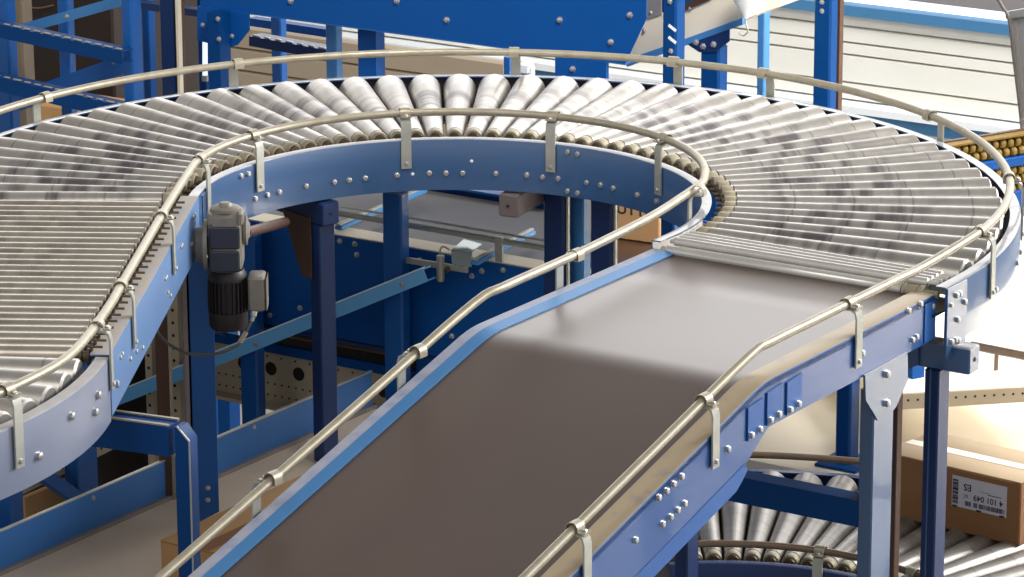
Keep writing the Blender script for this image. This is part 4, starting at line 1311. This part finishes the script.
# ================================================================== TAN BELT CONVEYOR AT LOWER LEFT
def tan_conveyor():
    ua, ub = -0.90, -0.10
    zt_ = -0.90
    va, vb = -3.6, 0.86
    t = thing('belt_conveyor', P(-0.5, -1.4, FLOOR), 'tan belt conveyor with blue edge board running below at lower left', 'conveyor')
    vm = (va + vb) / 2; hv = (vb - va) / 2
    fr = MB().box(P(ua - 0.003, vm, zt_ - 0.065), UU * 0.003, VV * hv, ZZ * 0.065).build('edge_board', M['blue_board'], t)
    MB().box(P(ua - 0.004, vm, zt_ + 0.002), UU * 0.006, VV * hv, ZZ * 0.002).build('light_edge', M['galv'], fr)
    MB().box(P(ua + 0.008, vm, zt_ - 0.118), UU * 0.008, VV * hv, ZZ * 0.006).build('seal_strip', M['grey'], fr)
    MB().box(P(ub, vm, zt_ - 0.075), UU * 0.003, VV * hv, ZZ * 0.075).build('edge_board', M['blue_board'], t)
    MB().box(P((ua + ub) / 2, vm, zt_ - 0.131), UU * ((ub - ua) / 2 - 0.004), VV * hv, ZZ * 0.006).build('belt', M['belt_tan'], t)
    for v in (va + 0.3, -1.5, vb - 0.2):
        for u in (ua + 0.03, ub - 0.03):
            MB().box(P(u, v, (zt_ - 0.14 + FLOOR) / 2), UU * 0.03, VV * 0.03, ZZ * ((zt_ - 0.14 - FLOOR) / 2)).build('leg', M['navy'], t)
    for x, y in ((93, 498), (254, 427)):
        bolt(on_u(x, y, ua), UU, fr, BOLT_S)
    zb_ = zt_ - 0.124
    # carton standing on it, half hidden by the main belt
    A = on_z(160, 577, zb_)
    A = on_z(161, 590, zb_)
    h = 0.15
    x = -VV.copy()
    t = thing('cardboard_box', A, 'tan cardboard box on the tan belt, behind the navy portal leg', 'box')
    top = on_z(160, 541, zb_ + h)
    u0 = top.dot(UU); v0 = top.dot(VV)
    L_ = 0.95
    c = P(u0 + 0.15, v0 + L_ / 2, zb_ + h / 2)
    MB().box(c, UU * 0.15, VV * (L_ / 2), ZZ * h / 2, bev=0.004).build('carton_body', M['card'], t)
    for s in (-1, 1):
        MB().box(c + ZZ * (h / 2 + 0.002) + UU * (s * 0.075), UU * 0.074, VV * (L_ / 2), ZZ * 0.002, bev=0.001).build('flap', M['card'], t)
    MB().box(c + ZZ * (h / 2 + 0.0046), UU * 0.024, VV * (L_ / 2), ZZ * 0.0006).build('tape', M['card_dark'], t)
    # added dark block standing in for the shaded floor, and pieces seen below the second curve
    t = thing('dark_backdrop', P(-2.2, -0.6, FLOOR), 'dark brown added cabinet in the shade below the straight rollers', 'backdrop')
    MB().box(P(-2.3, -0.6, (-0.55 + FLOOR) / 2), UU * 0.3, VV * 1.75, ZZ * ((-0.55 - FLOOR) / 2), bev=0.01).build('backdrop_body', M['dark'], t)
    MB().box(P(-1.995, -0.2, -0.95), UU * 0.006, VV * 0.7, ZZ * 0.3, bev=0.004).build('backdrop_panel', M['dark'], t)
    uc = -1.25
    q = lambda x, y: on_u(x, y, uc)
    a, b = q(76, 447), q(96, 447)
    t = thing('post', P(uc, a.dot(VV), FLOOR), 'short blue post under the second curve at lower left', 'post')
    va_, vb_ = q(76, 470).dot(VV), q(96, 470).dot(VV)
    MB().box(P(uc - 0.02, (va_ + vb_) / 2, (-0.2 + FLOOR) / 2), UU * 0.03, VV * ((vb_ - va_) / 2), ZZ * ((-0.2 - FLOOR) / 2), bev=0.004).build('shaft', M['blue'], t)
    a, b = q(14, 500), q(150, 432)
    t = thing('perforated_strip', (a + b) / 2, 'beige perforated strip below the second curve at lower left', 'strip')
    d = (b - a).normalized()
    st = MB().bar(a - d * 0.8 - UU * 0.05, b - UU * 0.05 + d * 0.05, 0.01, 0.045).build('strip_plate', M['beige_steel'], t)
    for k in range(22):
        p = a.lerp(b, k / 21) - UU * 0.0448
        MB().lathe(p, UU, [(0, 0.005), (0.001, 0.005)], 8).build('bolt_hole', M['dark'], st)
    a, b = q(36, 470), q(84, 503)
    t = thing('brace', (a + b) / 2, 'short dark blue diagonal brace below the second curve', 'brace')
    MB().bar(a, b, 0.03, 0.045, bev=0.004).build('brace_bar', M['blue'], t)
    a, b = q(24, 520), q(70, 490)
    t = thing('panel', P(uc - 0.12, a.dot(VV), FLOOR), 'tan board standing behind the short blue post', 'panel')
    vx, vy = on_u(22, 510, uc - 0.12).dot(VV), on_u(70, 490, uc - 0.12).dot(VV)
    zt2 = on_u(46, 487, uc - 0.12).z
    MB().box(P(uc - 0.12, (vx + vy) / 2, (zt2 + FLOOR) / 2), UU * 0.01, VV * ((vy - vx) / 2), ZZ * ((zt2 - FLOOR) / 2), bev=0.003).build('board', M['card'], t)
    vx, vy = on_u(4, 515, uc).dot(VV), on_u(17, 515, uc).dot(VV)
    t = thing('post', P(uc, vx, FLOOR), 'blue post at the left picture edge under the second curve', 'post')
    MB().box(P(uc, (vx + vy) / 2, (-0.3 + FLOOR) / 2), UU * 0.03, VV * ((vy - vx) / 2), ZZ * ((-0.3 - FLOOR) / 2), bev=0.004).build('shaft', M['blue'], t)
    # beige slotted uprights beside the brown pole
    for x0, x1, y0, lab in ((150, 157, 335, 'slotted beige upright left of the brown pole'), (174, 184, 330, 'slotted beige upright right of the brown pole')):
        v = 0.95
        a, b = on_v(x0, 400, v), on_v(x1, 400, v)
        t = thing('upright', P(a.dot(UU), v, FLOOR), lab, 'upright')
        wu = (b - a).dot(UU)
        w = MB().box(P(a.dot(UU) + wu / 2, v, (-0.45 + FLOOR) / 2), UU * wu / 2, VV * 0.02, ZZ * ((-0.45 - FLOOR) / 2)).build('shaft', M['beige_steel'], t)
        for k in range(10):
            MB().lathe(P(a.dot(UU) + wu / 2, v - 0.0202, -0.8 - 0.045 * k), -VV, [(0, 0.006), (0.001, 0.006)], 8).build('slot', M['dark'], w)


tan_conveyor()


# ================================================================== BEHIND THE ARCH, RIGHT OF ITS MIDDLE
def arch_right():
    post_v('post', 'dark navy post with pale edge under the arch, left of the bright blue one', 0.88, 543, 563, 172, M['navy'], wv=0.05, ymid=240)
    a = on_v(564.5, 240, 0.88)
    t = thing('edge_profile', P(a.dot(UU), 0.88, FLOOR), 'thin pale profile between navy and bright blue posts under the arch', 'profile')
    MB().box(P(a.dot(UU), 0.90, (-0.12 + FLOOR) / 2), UU * 0.0035, VV * 0.005, ZZ * ((-0.12 - FLOOR) / 2)).build('profile_bar', M['galv'], t)
    post_v('post', 'bright blue post under the arch between two navy posts', 0.95, 567, 583, 172, M['blue_light'], wv=0.05, ymid=240)
    post_v('post', 'navy post under the arch in front of the cardboard box', 0.86, 590, 610.5, 172, M['navy'], wv=0.05, ymid=240)
    a = on_v(612, 240, 0.86)
    t = thing('edge_profile', P(a.dot(UU), 0.86, FLOOR), 'thin pale profile beside the navy post near the cardboard box', 'profile')
    MB().box(P(a.dot(UU), 0.88, (-0.12 + FLOOR) / 2), UU * 0.0035, VV * 0.005, ZZ * ((-0.12 - FLOOR) / 2)).build('profile_bar', M['galv'], t)
    # dark belt with a carton
    z = -0.80
    c = on_z(628, 242, z)
    A, B = on_z(574, 232.5, z), on_z(659, 244.5, z)
    t, x, y, L_ = carton('cardboard box with a line of black lettering behind the belt junction', A, B, 0.3, 0.19, M['card'])
    text_mesh('printed_text', 'DUYYI', 0.060, on_plane(627, 209.5, A, y) - y * 0.0006, x, ZZ, M['ink'], t, 0.001)
    uc, vc = c.dot(UU), c.dot(VV)
    t = thing('belt_conveyor', P(uc, vc, FLOOR), 'dark brown belt conveyor carrying a cardboard box behind the belt junction', 'conveyor')
    MB().box(P(uc, vc + 0.05, z - 0.012), UU * 0.42, VV * 0.34, ZZ * 0.010, bev=0.004).build('belt', M['belt'], t)
    for s in (-1, 1):
        MB().box(P(uc, vc + 0.05 + s * 0.35, z - 0.06), UU * 0.42, VV * 0.006, ZZ * 0.06).build('side_panel', M['blue_clean'], t)
    for u in (-0.35, 0.35):
        for v in (-0.25, 0.35):
            MB().box(P(uc + u, vc + v, (z - 0.03 + FLOOR) / 2), UU * 0.03, VV * 0.03, ZZ * ((z - 0.03 - FLOOR) / 2)).build('leg', M['navy'], t)
    a = on_z(664, 236, z)
    post_v('post', 'blue post just right of the lettered cardboard box', 1.60, 660, 674, 200, M['blue'], wv=0.05, ymid=228)
    post_v('post', 'blue post behind the lower roller curve under the belt', 1.93, 835, 850, 370, M['blue_deep'], wv=0.07, ymid=430, zb=-1.32)


arch_right()


# ================================================================== BACKGROUND, UPPER RIGHT AND MIDDLE
def overhead():
    v = 3.0
    zb = -0.31
    t = thing('overhead_conveyor', P(-2.0, 3.4, FLOOR), 'big blue side panel of a conveyor crossing above the back of the curve', 'conveyor')
    e = lambda x, y: on_v(x, y, v)
    zt_ = 0.3
    ul = e(200, 6).dot(UU)
    ur = e(625, 60).dot(UU); ur2 = e(647, 10).dot(UU)
    poly = [P(ul, v, zb), P(ur, v, zb), e(646, 19), P(ur2, v, zt_), P(ul, v, zt_)]
    pn = MB().prism(poly, VV * 0.006).build('side_panel', M['blue_clean'], t)
    MB().box(P((ul + ur) / 2, v + 0.03, zb - 0.003), UU * ((ur - ul) / 2), VV * 0.03, ZZ * 0.003).build('bottom_flange', M['blue'], t)
    MB().prism([p + VV * 0.8 for p in poly], VV * 0.006).build('side_panel', M['blue_clean'], t)
    MB().box(P((ul + ur) / 2, v + 0.4, 0.2), UU * ((ur - ul) / 2), VV * 0.39, ZZ * 0.01).build('belt', M['belt_grey'], t)
    for x, y in ((447, 20), (560, 20), (630, 15), (611, 42), (291, 1), (397, 1)):
        bolt(e(x, y), -VV, pn, BOLT_L)
    for u, x0, x1 in ((0, 340, 356), (0, 325, 338)):
        pass
    # legs
    for x0, x1, y, nm, mt in ((358, 376, 24, 'a', M['blue']),):
        a, b = on_v(x0, 50, v + 0.1), on_v(x1, 50, v + 0.1)
        MB().box(P((a.dot(UU) + b.dot(UU)) / 2, v + 0.1 + 0.03, (zb + FLOOR) / 2), UU * ((b - a).dot(UU) / 2), VV * 0.03, ZZ * ((zb - FLOOR) / 2)).build('leg', M['blue_clean'], t)
    # mount plate and leg at the left end
    a, b = e(183, 8), e(250, 14)
    MB().prism([e(198, 6), e(250, 13), e(250, 30), e(238, 45), e(228, 48), e(198, 40)], -VV * 0.006).build('mount_plate', M['blue_clean'], t)
    a, b = on_v(208, 50, v - 0.08), on_v(220, 50, v - 0.08)
    lg = MB().box(P((a.dot(UU) + b.dot(UU)) / 2, v - 0.045, (zb + FLOOR) / 2), UU * ((b - a).dot(UU) / 2), VV * 0.035, ZZ * ((zb + 0.0 - FLOOR) / 2)).build('leg', M['blue_deep'], t)
    for x, y in ((218, 19), (219, 39), (203, 25), (232, 36)):
        bolt(on_v(x, y, v - 0.082 if x in (218, 219) else v - 0.006), -VV, lg)
    # plate hanging at the right end
    pl = MB().prism([e(555, 56), e(606, 62), e(606, 95), e(555, 95)], VV * 0.02).build('end_plate', M['blue_clean'], t)
    bolt(e(573, 69), -VV, pl, BOLT_L)
    # pale strip light-like trough with notched top between the posts
    beam_v('roller_trough', 'navy trough with row of white rollers below the big blue panel', 3.6, (249, 41), (326, 55), 10, M['navy'], depth=0.08, cat='trough', notch=M['white'])
    beam_v('beam', 'thin blue beam above the navy trough, under the big panel', 4.4, (249, 22), (330, 34), 8, M['blue_clean'], depth=0.05)
    post_v('post', 'blue post left of the lighter one, below the big panel', 4.2, 271, 281, 10, M['blue'], wv=0.05, ymid=60)
    post_v('post', 'light blue post between two darker posts under the big panel', 3.2, 325.5, 336, 15, M['blue_light'], wv=0.05, ymid=60)
    t = thing('tube_lamp', on_v(205, 78, 3.15), 'white vertical lit strip beside the mount plate of the big panel', 'lamp')
    a, b = on_v(205, 35, 3.15), on_v(205, 78, 3.15)
    MB().tube([a, b], 0.011, 10).build('lamp_tube', M['lamp'], t)
    for p in (a, b):
        MB().tube([p - ZZ * 0.012, p + ZZ * 0.012], 0.014, 10).build('end_cap', M['galv'], t)
    # wall piece behind this group
    vw = 8.0
    u0, u1 = on_v(120, 60, vw).dot(UU), on_v(505, 60, vw).dot(UU)
    zt_ = on_v(300, 34, vw).z
    mb = MB(); n = 7; h = (zt_ - FLOOR) / n
    for i in range(n):
        z0 = FLOOR + i * h
        mb.loft([[P(u, vw - a_, z) for a_, z in ((0.0, z0), (0.02, z0 + 0.01), (0.02, z0 + h - 0.01), (0, z0 + h), (-0.03, z0 + h), (-0.03, z0))] for u in (u0, u1)])
    structure('wall_left', mb, M['beige_wall'])

    # slotted post and chute at the right
    v = 2.9
    t = post_v('post', 'blue slotted post in front of the cream chute', v, 662, 676, -60, M['blue_deep'], wv=0.07, ymid=40, bolts=((670, 1.5), (671, 51), (671, 63)))
    for y in (28, 40):
        a, b = on_v(668.5, y - 3, v - 0.0005), on_v(676, y + 3, v - 0.0005)
        s = MB().bar(a, b, 0.001, 0.012, up=ZZ).build('slot', M['white'], t)
    v = 3.35
    e = lambda x, y: on_v(x, y, v)
    t = thing('chute', e(700, 40), 'cream sheet chute with light blue lower edge rising to the right', 'chute')
    pl = MB().prism([e(628, 56), e(646, 19), e(668, 10), e(712, -2), e(712, -30), e(752, -30), e(746, 18), e(684, 42), e(644, 58)], VV * 0.5).build('side_sheet', M['cream'], t)
    MB().prism([e(745, 17), e(745, 24), e(682, 47), e(630, 66), e(626, 60), e(682, 40)], -VV * 0.02).build('lower_flange', M['blue_light'], t)
    MB().prism([e(682, 12), e(682, 5), e(712, -8), e(712, -1)], -VV * 0.01).build('brown_strip', M['brown'], t)
    MB().prism([e(646, -30), e(662, -30), e(662, 14), e(646, 19)], -VV * 0.008).build('grey_corner', M['grey'], t)
    for x, y in ((652, 12), (645, 30), (691, 8)):
        bolt(e(x, y) - VV * 0.008, -VV, pl, BOLT_S)
    # funnel hood with a wire hook
    f = on_v(746, 3, 3.2)
    t = thing('funnel', f, 'white funnel with wire hook at the top of the cream chute', 'funnel')
    MB().lathe(f - ZZ * 0.055, ZZ, [(0, 0.012), (0.02, 0.018), (0.06, 0.045), (0.14, 0.07)], 20).build('cone', M['white'], t)
    h = f - ZZ * 0.055
    MB().tube(catmull([h, h - ZZ * 0.02, h - ZZ * 0.05 + UU * 0.01, h - ZZ * 0.07 - UU * 0.01, h - ZZ * 0.06 - UU * 0.03], 5), 0.003, 8).build('hook', M['galv'], t)
    # post with plate below the chute
    v = 3.3
    e = lambda x, y: on_v(x, y, v)
    t = post_v('post', 'navy post with dark gusset plate below the cream chute', v, 700, 719, 45, M['blue_deep'], wv=0.07, ymid=70)
    pl = MB().prism([e(688, 44), e(700, 52), e(716, 52), e(730, 41), e(730, 29)], -VV * 0.006).build('gusset', M['navy'], t)
    for x, y in ((697, 42), (704, 46), (714.5, 44)):
        bolt(e(x, y) - VV * 0.006, -VV, pl, BOLT_L)
    a, b = e(724, 70), e(728, 70)
    MB().box(P(a.dot(UU), v + 0.1, (-0.55 + FLOOR) / 2), UU * 0.01, VV * 0.02, ZZ * ((-0.55 - FLOOR) / 2)).build('brown_edge', M['brown'], t)
    post_v('post', 'pale blue slim post in front of the ribbed wall', 4.5, 757, 764, -60, M['blue_light'], wv=0.05, ymid=50)
    t = post_v('post', 'dark blue tall post in front of the ribbed wall at upper right', 3.6, 813, 830, -60, M['blue_deep'], wv=0.06, ymid=60, bolts=((822, 2), (822, 11)))
    a = on_v(836, 60, 3.66)
    MB().box(P(a.dot(UU) - 0.012, 3.70, (0.35 + FLOOR) / 2), UU * 0.012, VV * 0.015, ZZ * ((0.35 - FLOOR) / 2)).build('brown_edge', M['brown'], t)
    # thin ledge on the ribbed wall
    # leaning aluminium column at the right edge
    v = 2.9
    e = lambda x, y: on_v(x, y, v)
    t = thing('column', e(1024, 118), 'leaning aluminium column with square cap at the upper right edge', 'column')
    MB().prism([e(1010, 17), e(1040, 13), e(1048, 150), e(1022, 150)], VV * 0.06).build('shaft', M['alu'], t)
    MB().prism([e(1014, 18), e(1017, 18), e(1027, 150), e(1024, 150)], -VV * 0.006).build('groove_strip', M['grey'], t)
    MB().prism([e(1008, 11), e(1042, 5), e(1042, 13), e(1008, 18)], -VV * 0.02 + VV * 0.0).build('cap', M['alu'], t)
    pts = [on_v(995, -6, v - 0.05), on_v(1002, 6, v - 0.05), on_v(1009, 20, v - 0.05), on_v(1014, 60, v - 0.03), on_v(1021, 118, v - 0.03)]
    t = thing('cable', pts[2], 'dark cable running down along the leaning aluminium column', 'cable')
    MB().tube(catmull(pts, 6), 0.006, 8).build('cable_sheath', M['cable'], t)
    # clamp unit on the far rail
    p = on_z(527, 66, 0.02) + VV * 0.12
    vq = p.dot(VV)
    e = lambda x, y: on_v(x, y, vq)
    t = thing('sensor', e(527, 75), 'small white sensor housing behind the top of the curve', 'sensor')
    c = e(526, 68)
    MB().box(c, UU * 0.022, VV * 0.02, ZZ * 0.018, bev=0.005).build('housing', M['white'], t)
    MB().box(c + UU * 0.022 - ZZ * 0.012, UU * 0.008, VV * 0.012, ZZ * 0.02, bev=0.003).build('connector', M['white'], t)
    MB().bar(c - ZZ * 0.015 - UU * 0.02, Vector((c.x, c.y, -0.12)) - UU * 0.02, 0.008, 0.02).build('stem', M['blue'], t)
    MB().box(e(508, 68), UU * 0.012, VV * 0.01, ZZ * 0.04, bev=0.002).build('holder', M['blue'], t)


M['lamp'] = make_mat('lit_tube', lin(230, 240, 250), 0.4)
_b = M['lamp'].node_tree.nodes['Principled BSDF']
_b.inputs['Emission Color'].default_value = (0.8, 0.9, 1, 1); _b.inputs['Emission Strength'].default_value = 0.9
M['beige_wall'] = make_mat('shaded_beige_boards', lin(168, 152, 130), 0.6, var=0.06, scale=3)
overhead()


def yellow_wheels():
    W = Vector((math.cos(R(31)), math.sin(R(31)), 0)); B = Vector((-W.y, W.x, 0))
    z0 = -0.33
    o = on_v(985, 146, 2.35)
    t = thing('skate_wheel_conveyor', Vector((o.x, o.y, FLOOR)), 'rows of small yellow wheels on a blue rail right of the curve', 'conveyor')
    base = world_loc(t)
    o = o - W * 0.22
    mb = MB().lathe((-0.011, 0, 0), (1, 0, 0), [(0, 0.008), (0.001, 0.0155), (0.004, 0.017), (0.018, 0.017), (0.021, 0.0155), (0.022, 0.008)], 14)
    q = mb.build('wheel', M['yellow']); me = q.data; bpy.data.objects.remove(q)
    rz = math.atan2(W.y, W.x)
    for row, n in ((0, 17), (1, 17), (3, 17), (4, 17), (5, 14)):
        for k in range(n):
            p = o + W * (0.032 * k + (0.016 if row % 2 else 0)) - ZZ * (0.033 * row)
            put('wheel', me, t, p - base, (0, 0, rz))
    for row, h in ((2, 0.016), (6, 0.03)):
        c = o + W * 0.27 - ZZ * (0.033 * row)
        MB().box(c - B * 0.004, W * 0.34, B * 0.018, ZZ * h, bev=0.003).build('rail', M['blue_clean'], t)
    c = o + W * 0.27 - ZZ * 0.08
    MB().box(c + B * 0.03, W * 0.34, B * 0.008, ZZ * 0.11).build('backing', M['brown'], t)
    MB().box(c + B * 0.0 + ZZ * 0.103, W * 0.34, B * 0.02, ZZ * 0.003).build('top_strip', M['yellow'], t)
    for s in (-0.3, 0.3):
        MB().box(Vector((c.x, c.y, (c.z - 0.1 - 1.03) / 2)) + W * s + B * 0.03, W * 0.025, B * 0.025, ZZ * ((c.z - 0.1 + 1.03) / 2)).build('leg', M['blue_clean'], t)


yellow_wheels()


# ================================================================== BACKGROUND, UPPER LEFT
def upper_left():
    v = 2.6
    post_v('post', 'bright blue post at the far left edge behind the curve', v, -8, 9, -40, M['blue'], wv=0.06, ymid=60)
    post_v('post', 'beige column next to the far left blue post', 3.0, 9, 22, -40, M['beige_dim'], wv=0.08, ymid=40)
    beam_v('beam', 'upper navy beam with chipped pale top edge at upper left', 2.45, (-20, 27), (122, 58), 13, M['blue_deep'], depth=0.07, notch=M['concrete'])
    beam_v('beam', 'lower navy beam with chipped pale top edge at upper left', 2.45, (-20, 80), (124, 114), 14, M['blue_deep'], depth=0.07, notch=M['concrete'])
    beam_v('brace', 'upper light blue diagonal brace at upper left', 2.75, (8, 33), (124, 0), 10, M['blue_light'], depth=0.04, cat='brace', bolts=((67, 16.5),))
    beam_v('brace', 'lower wide blue diagonal board at upper left', 2.75, (0, 108), (124, 64), 18, M['blue'], depth=0.04, cat='brace', bolts=((114, 62), (120, 60)))
    post_v('post', 'middle blue post of the rack at upper left', 2.9, 58, 68, -40, M['blue'], wv=0.05, ymid=40)
    post_v('post', 'bright blue rack post with pale right edge at upper left', 2.55, 122, 132, -40, M['blue'], wv=0.07, ymid=50)
    a = on_v(134, 50, 2.55)
    t = thing('dark_backdrop', on_v(75, 100, 4.4), 'dark brown added cabinet behind the blue rack at upper left', 'backdrop')
    u0, u1 = on_v(22, 40, 4.4).dot(UU), on_v(113, 40, 4.4).dot(UU)
    MB().box(P((u0 + u1) / 2, 4.8, (0.3 + FLOOR) / 2), UU * ((u1 - u0) / 2), VV * 0.4, ZZ * ((0.3 - FLOOR) / 2), bev=0.01).build('backdrop_body', M['dark'], t)  # dark block added to stand in for the dark opening behind the rack
    MB().tube(catmull([on_v(24, 6, 4.38), on_v(38, 8, 4.37), on_v(54, 5, 4.38)], 6), 0.004, 6).build('backdrop_wire', M['copper'], t)
    t = thing('crate', on_v(96, 95, 4.0), 'brown plank stack behind the lower blue rack beams', 'crate')
    u0, u1 = on_v(-30, 100, 4.0).dot(UU), on_v(160, 100, 4.0).dot(UU)
    z0 = on_v(60, 98, 4.0).z
    for k in range(3):
        MB().box(P((u0 + u1) / 2, 4.0, z0 - 0.07 - 0.15 * k), UU * ((u1 - u0) / 2), VV * 0.15, ZZ * 0.07, bev=0.006).build('plank', M['card'], t)
    post_v('post', 'blue post behind the rack, right of the bright one', 4.0, 142, 149, -40, M['blue_deep'], wv=0.05, ymid=40)
    beam_v('beam', 'dark horizontal beam crossing behind the tall grey-blue post', 3.8, (132, 5), (203, 14), 7, M['navy'], depth=0.05)
    post_v('post', 'tall dark grey-blue post at upper left with brown channel', 3.0, 160, 174, -40, M['navy'], wv=0.06, ymid=50)
    a = on_v(176, 50, 3.0)
    t = thing('pole', P(a.dot(UU), 3.0, FLOOR), 'brown channel pole beside the tall grey-blue post', 'pole')
    MB().box(P(a.dot(UU), 3.03, (0.3 + FLOOR) / 2), UU * 0.010, VV * 0.02, ZZ * ((0.3 - FLOOR) / 2)).build('channel', M['brown'], t)
    MB().box(P(a.dot(UU) + 0.018, 3.0, (0.3 + FLOOR) / 2), UU * 0.006, VV * 0.012, ZZ * ((0.3 - FLOOR) / 2)).build('pale_edge', M['cream'], t)
    post_v('post', 'broad blue post left of the mount plate of the big panel', 3.2, 198, 205, -20, M['blue_deep'], wv=0.05, ymid=60)


upper_left()
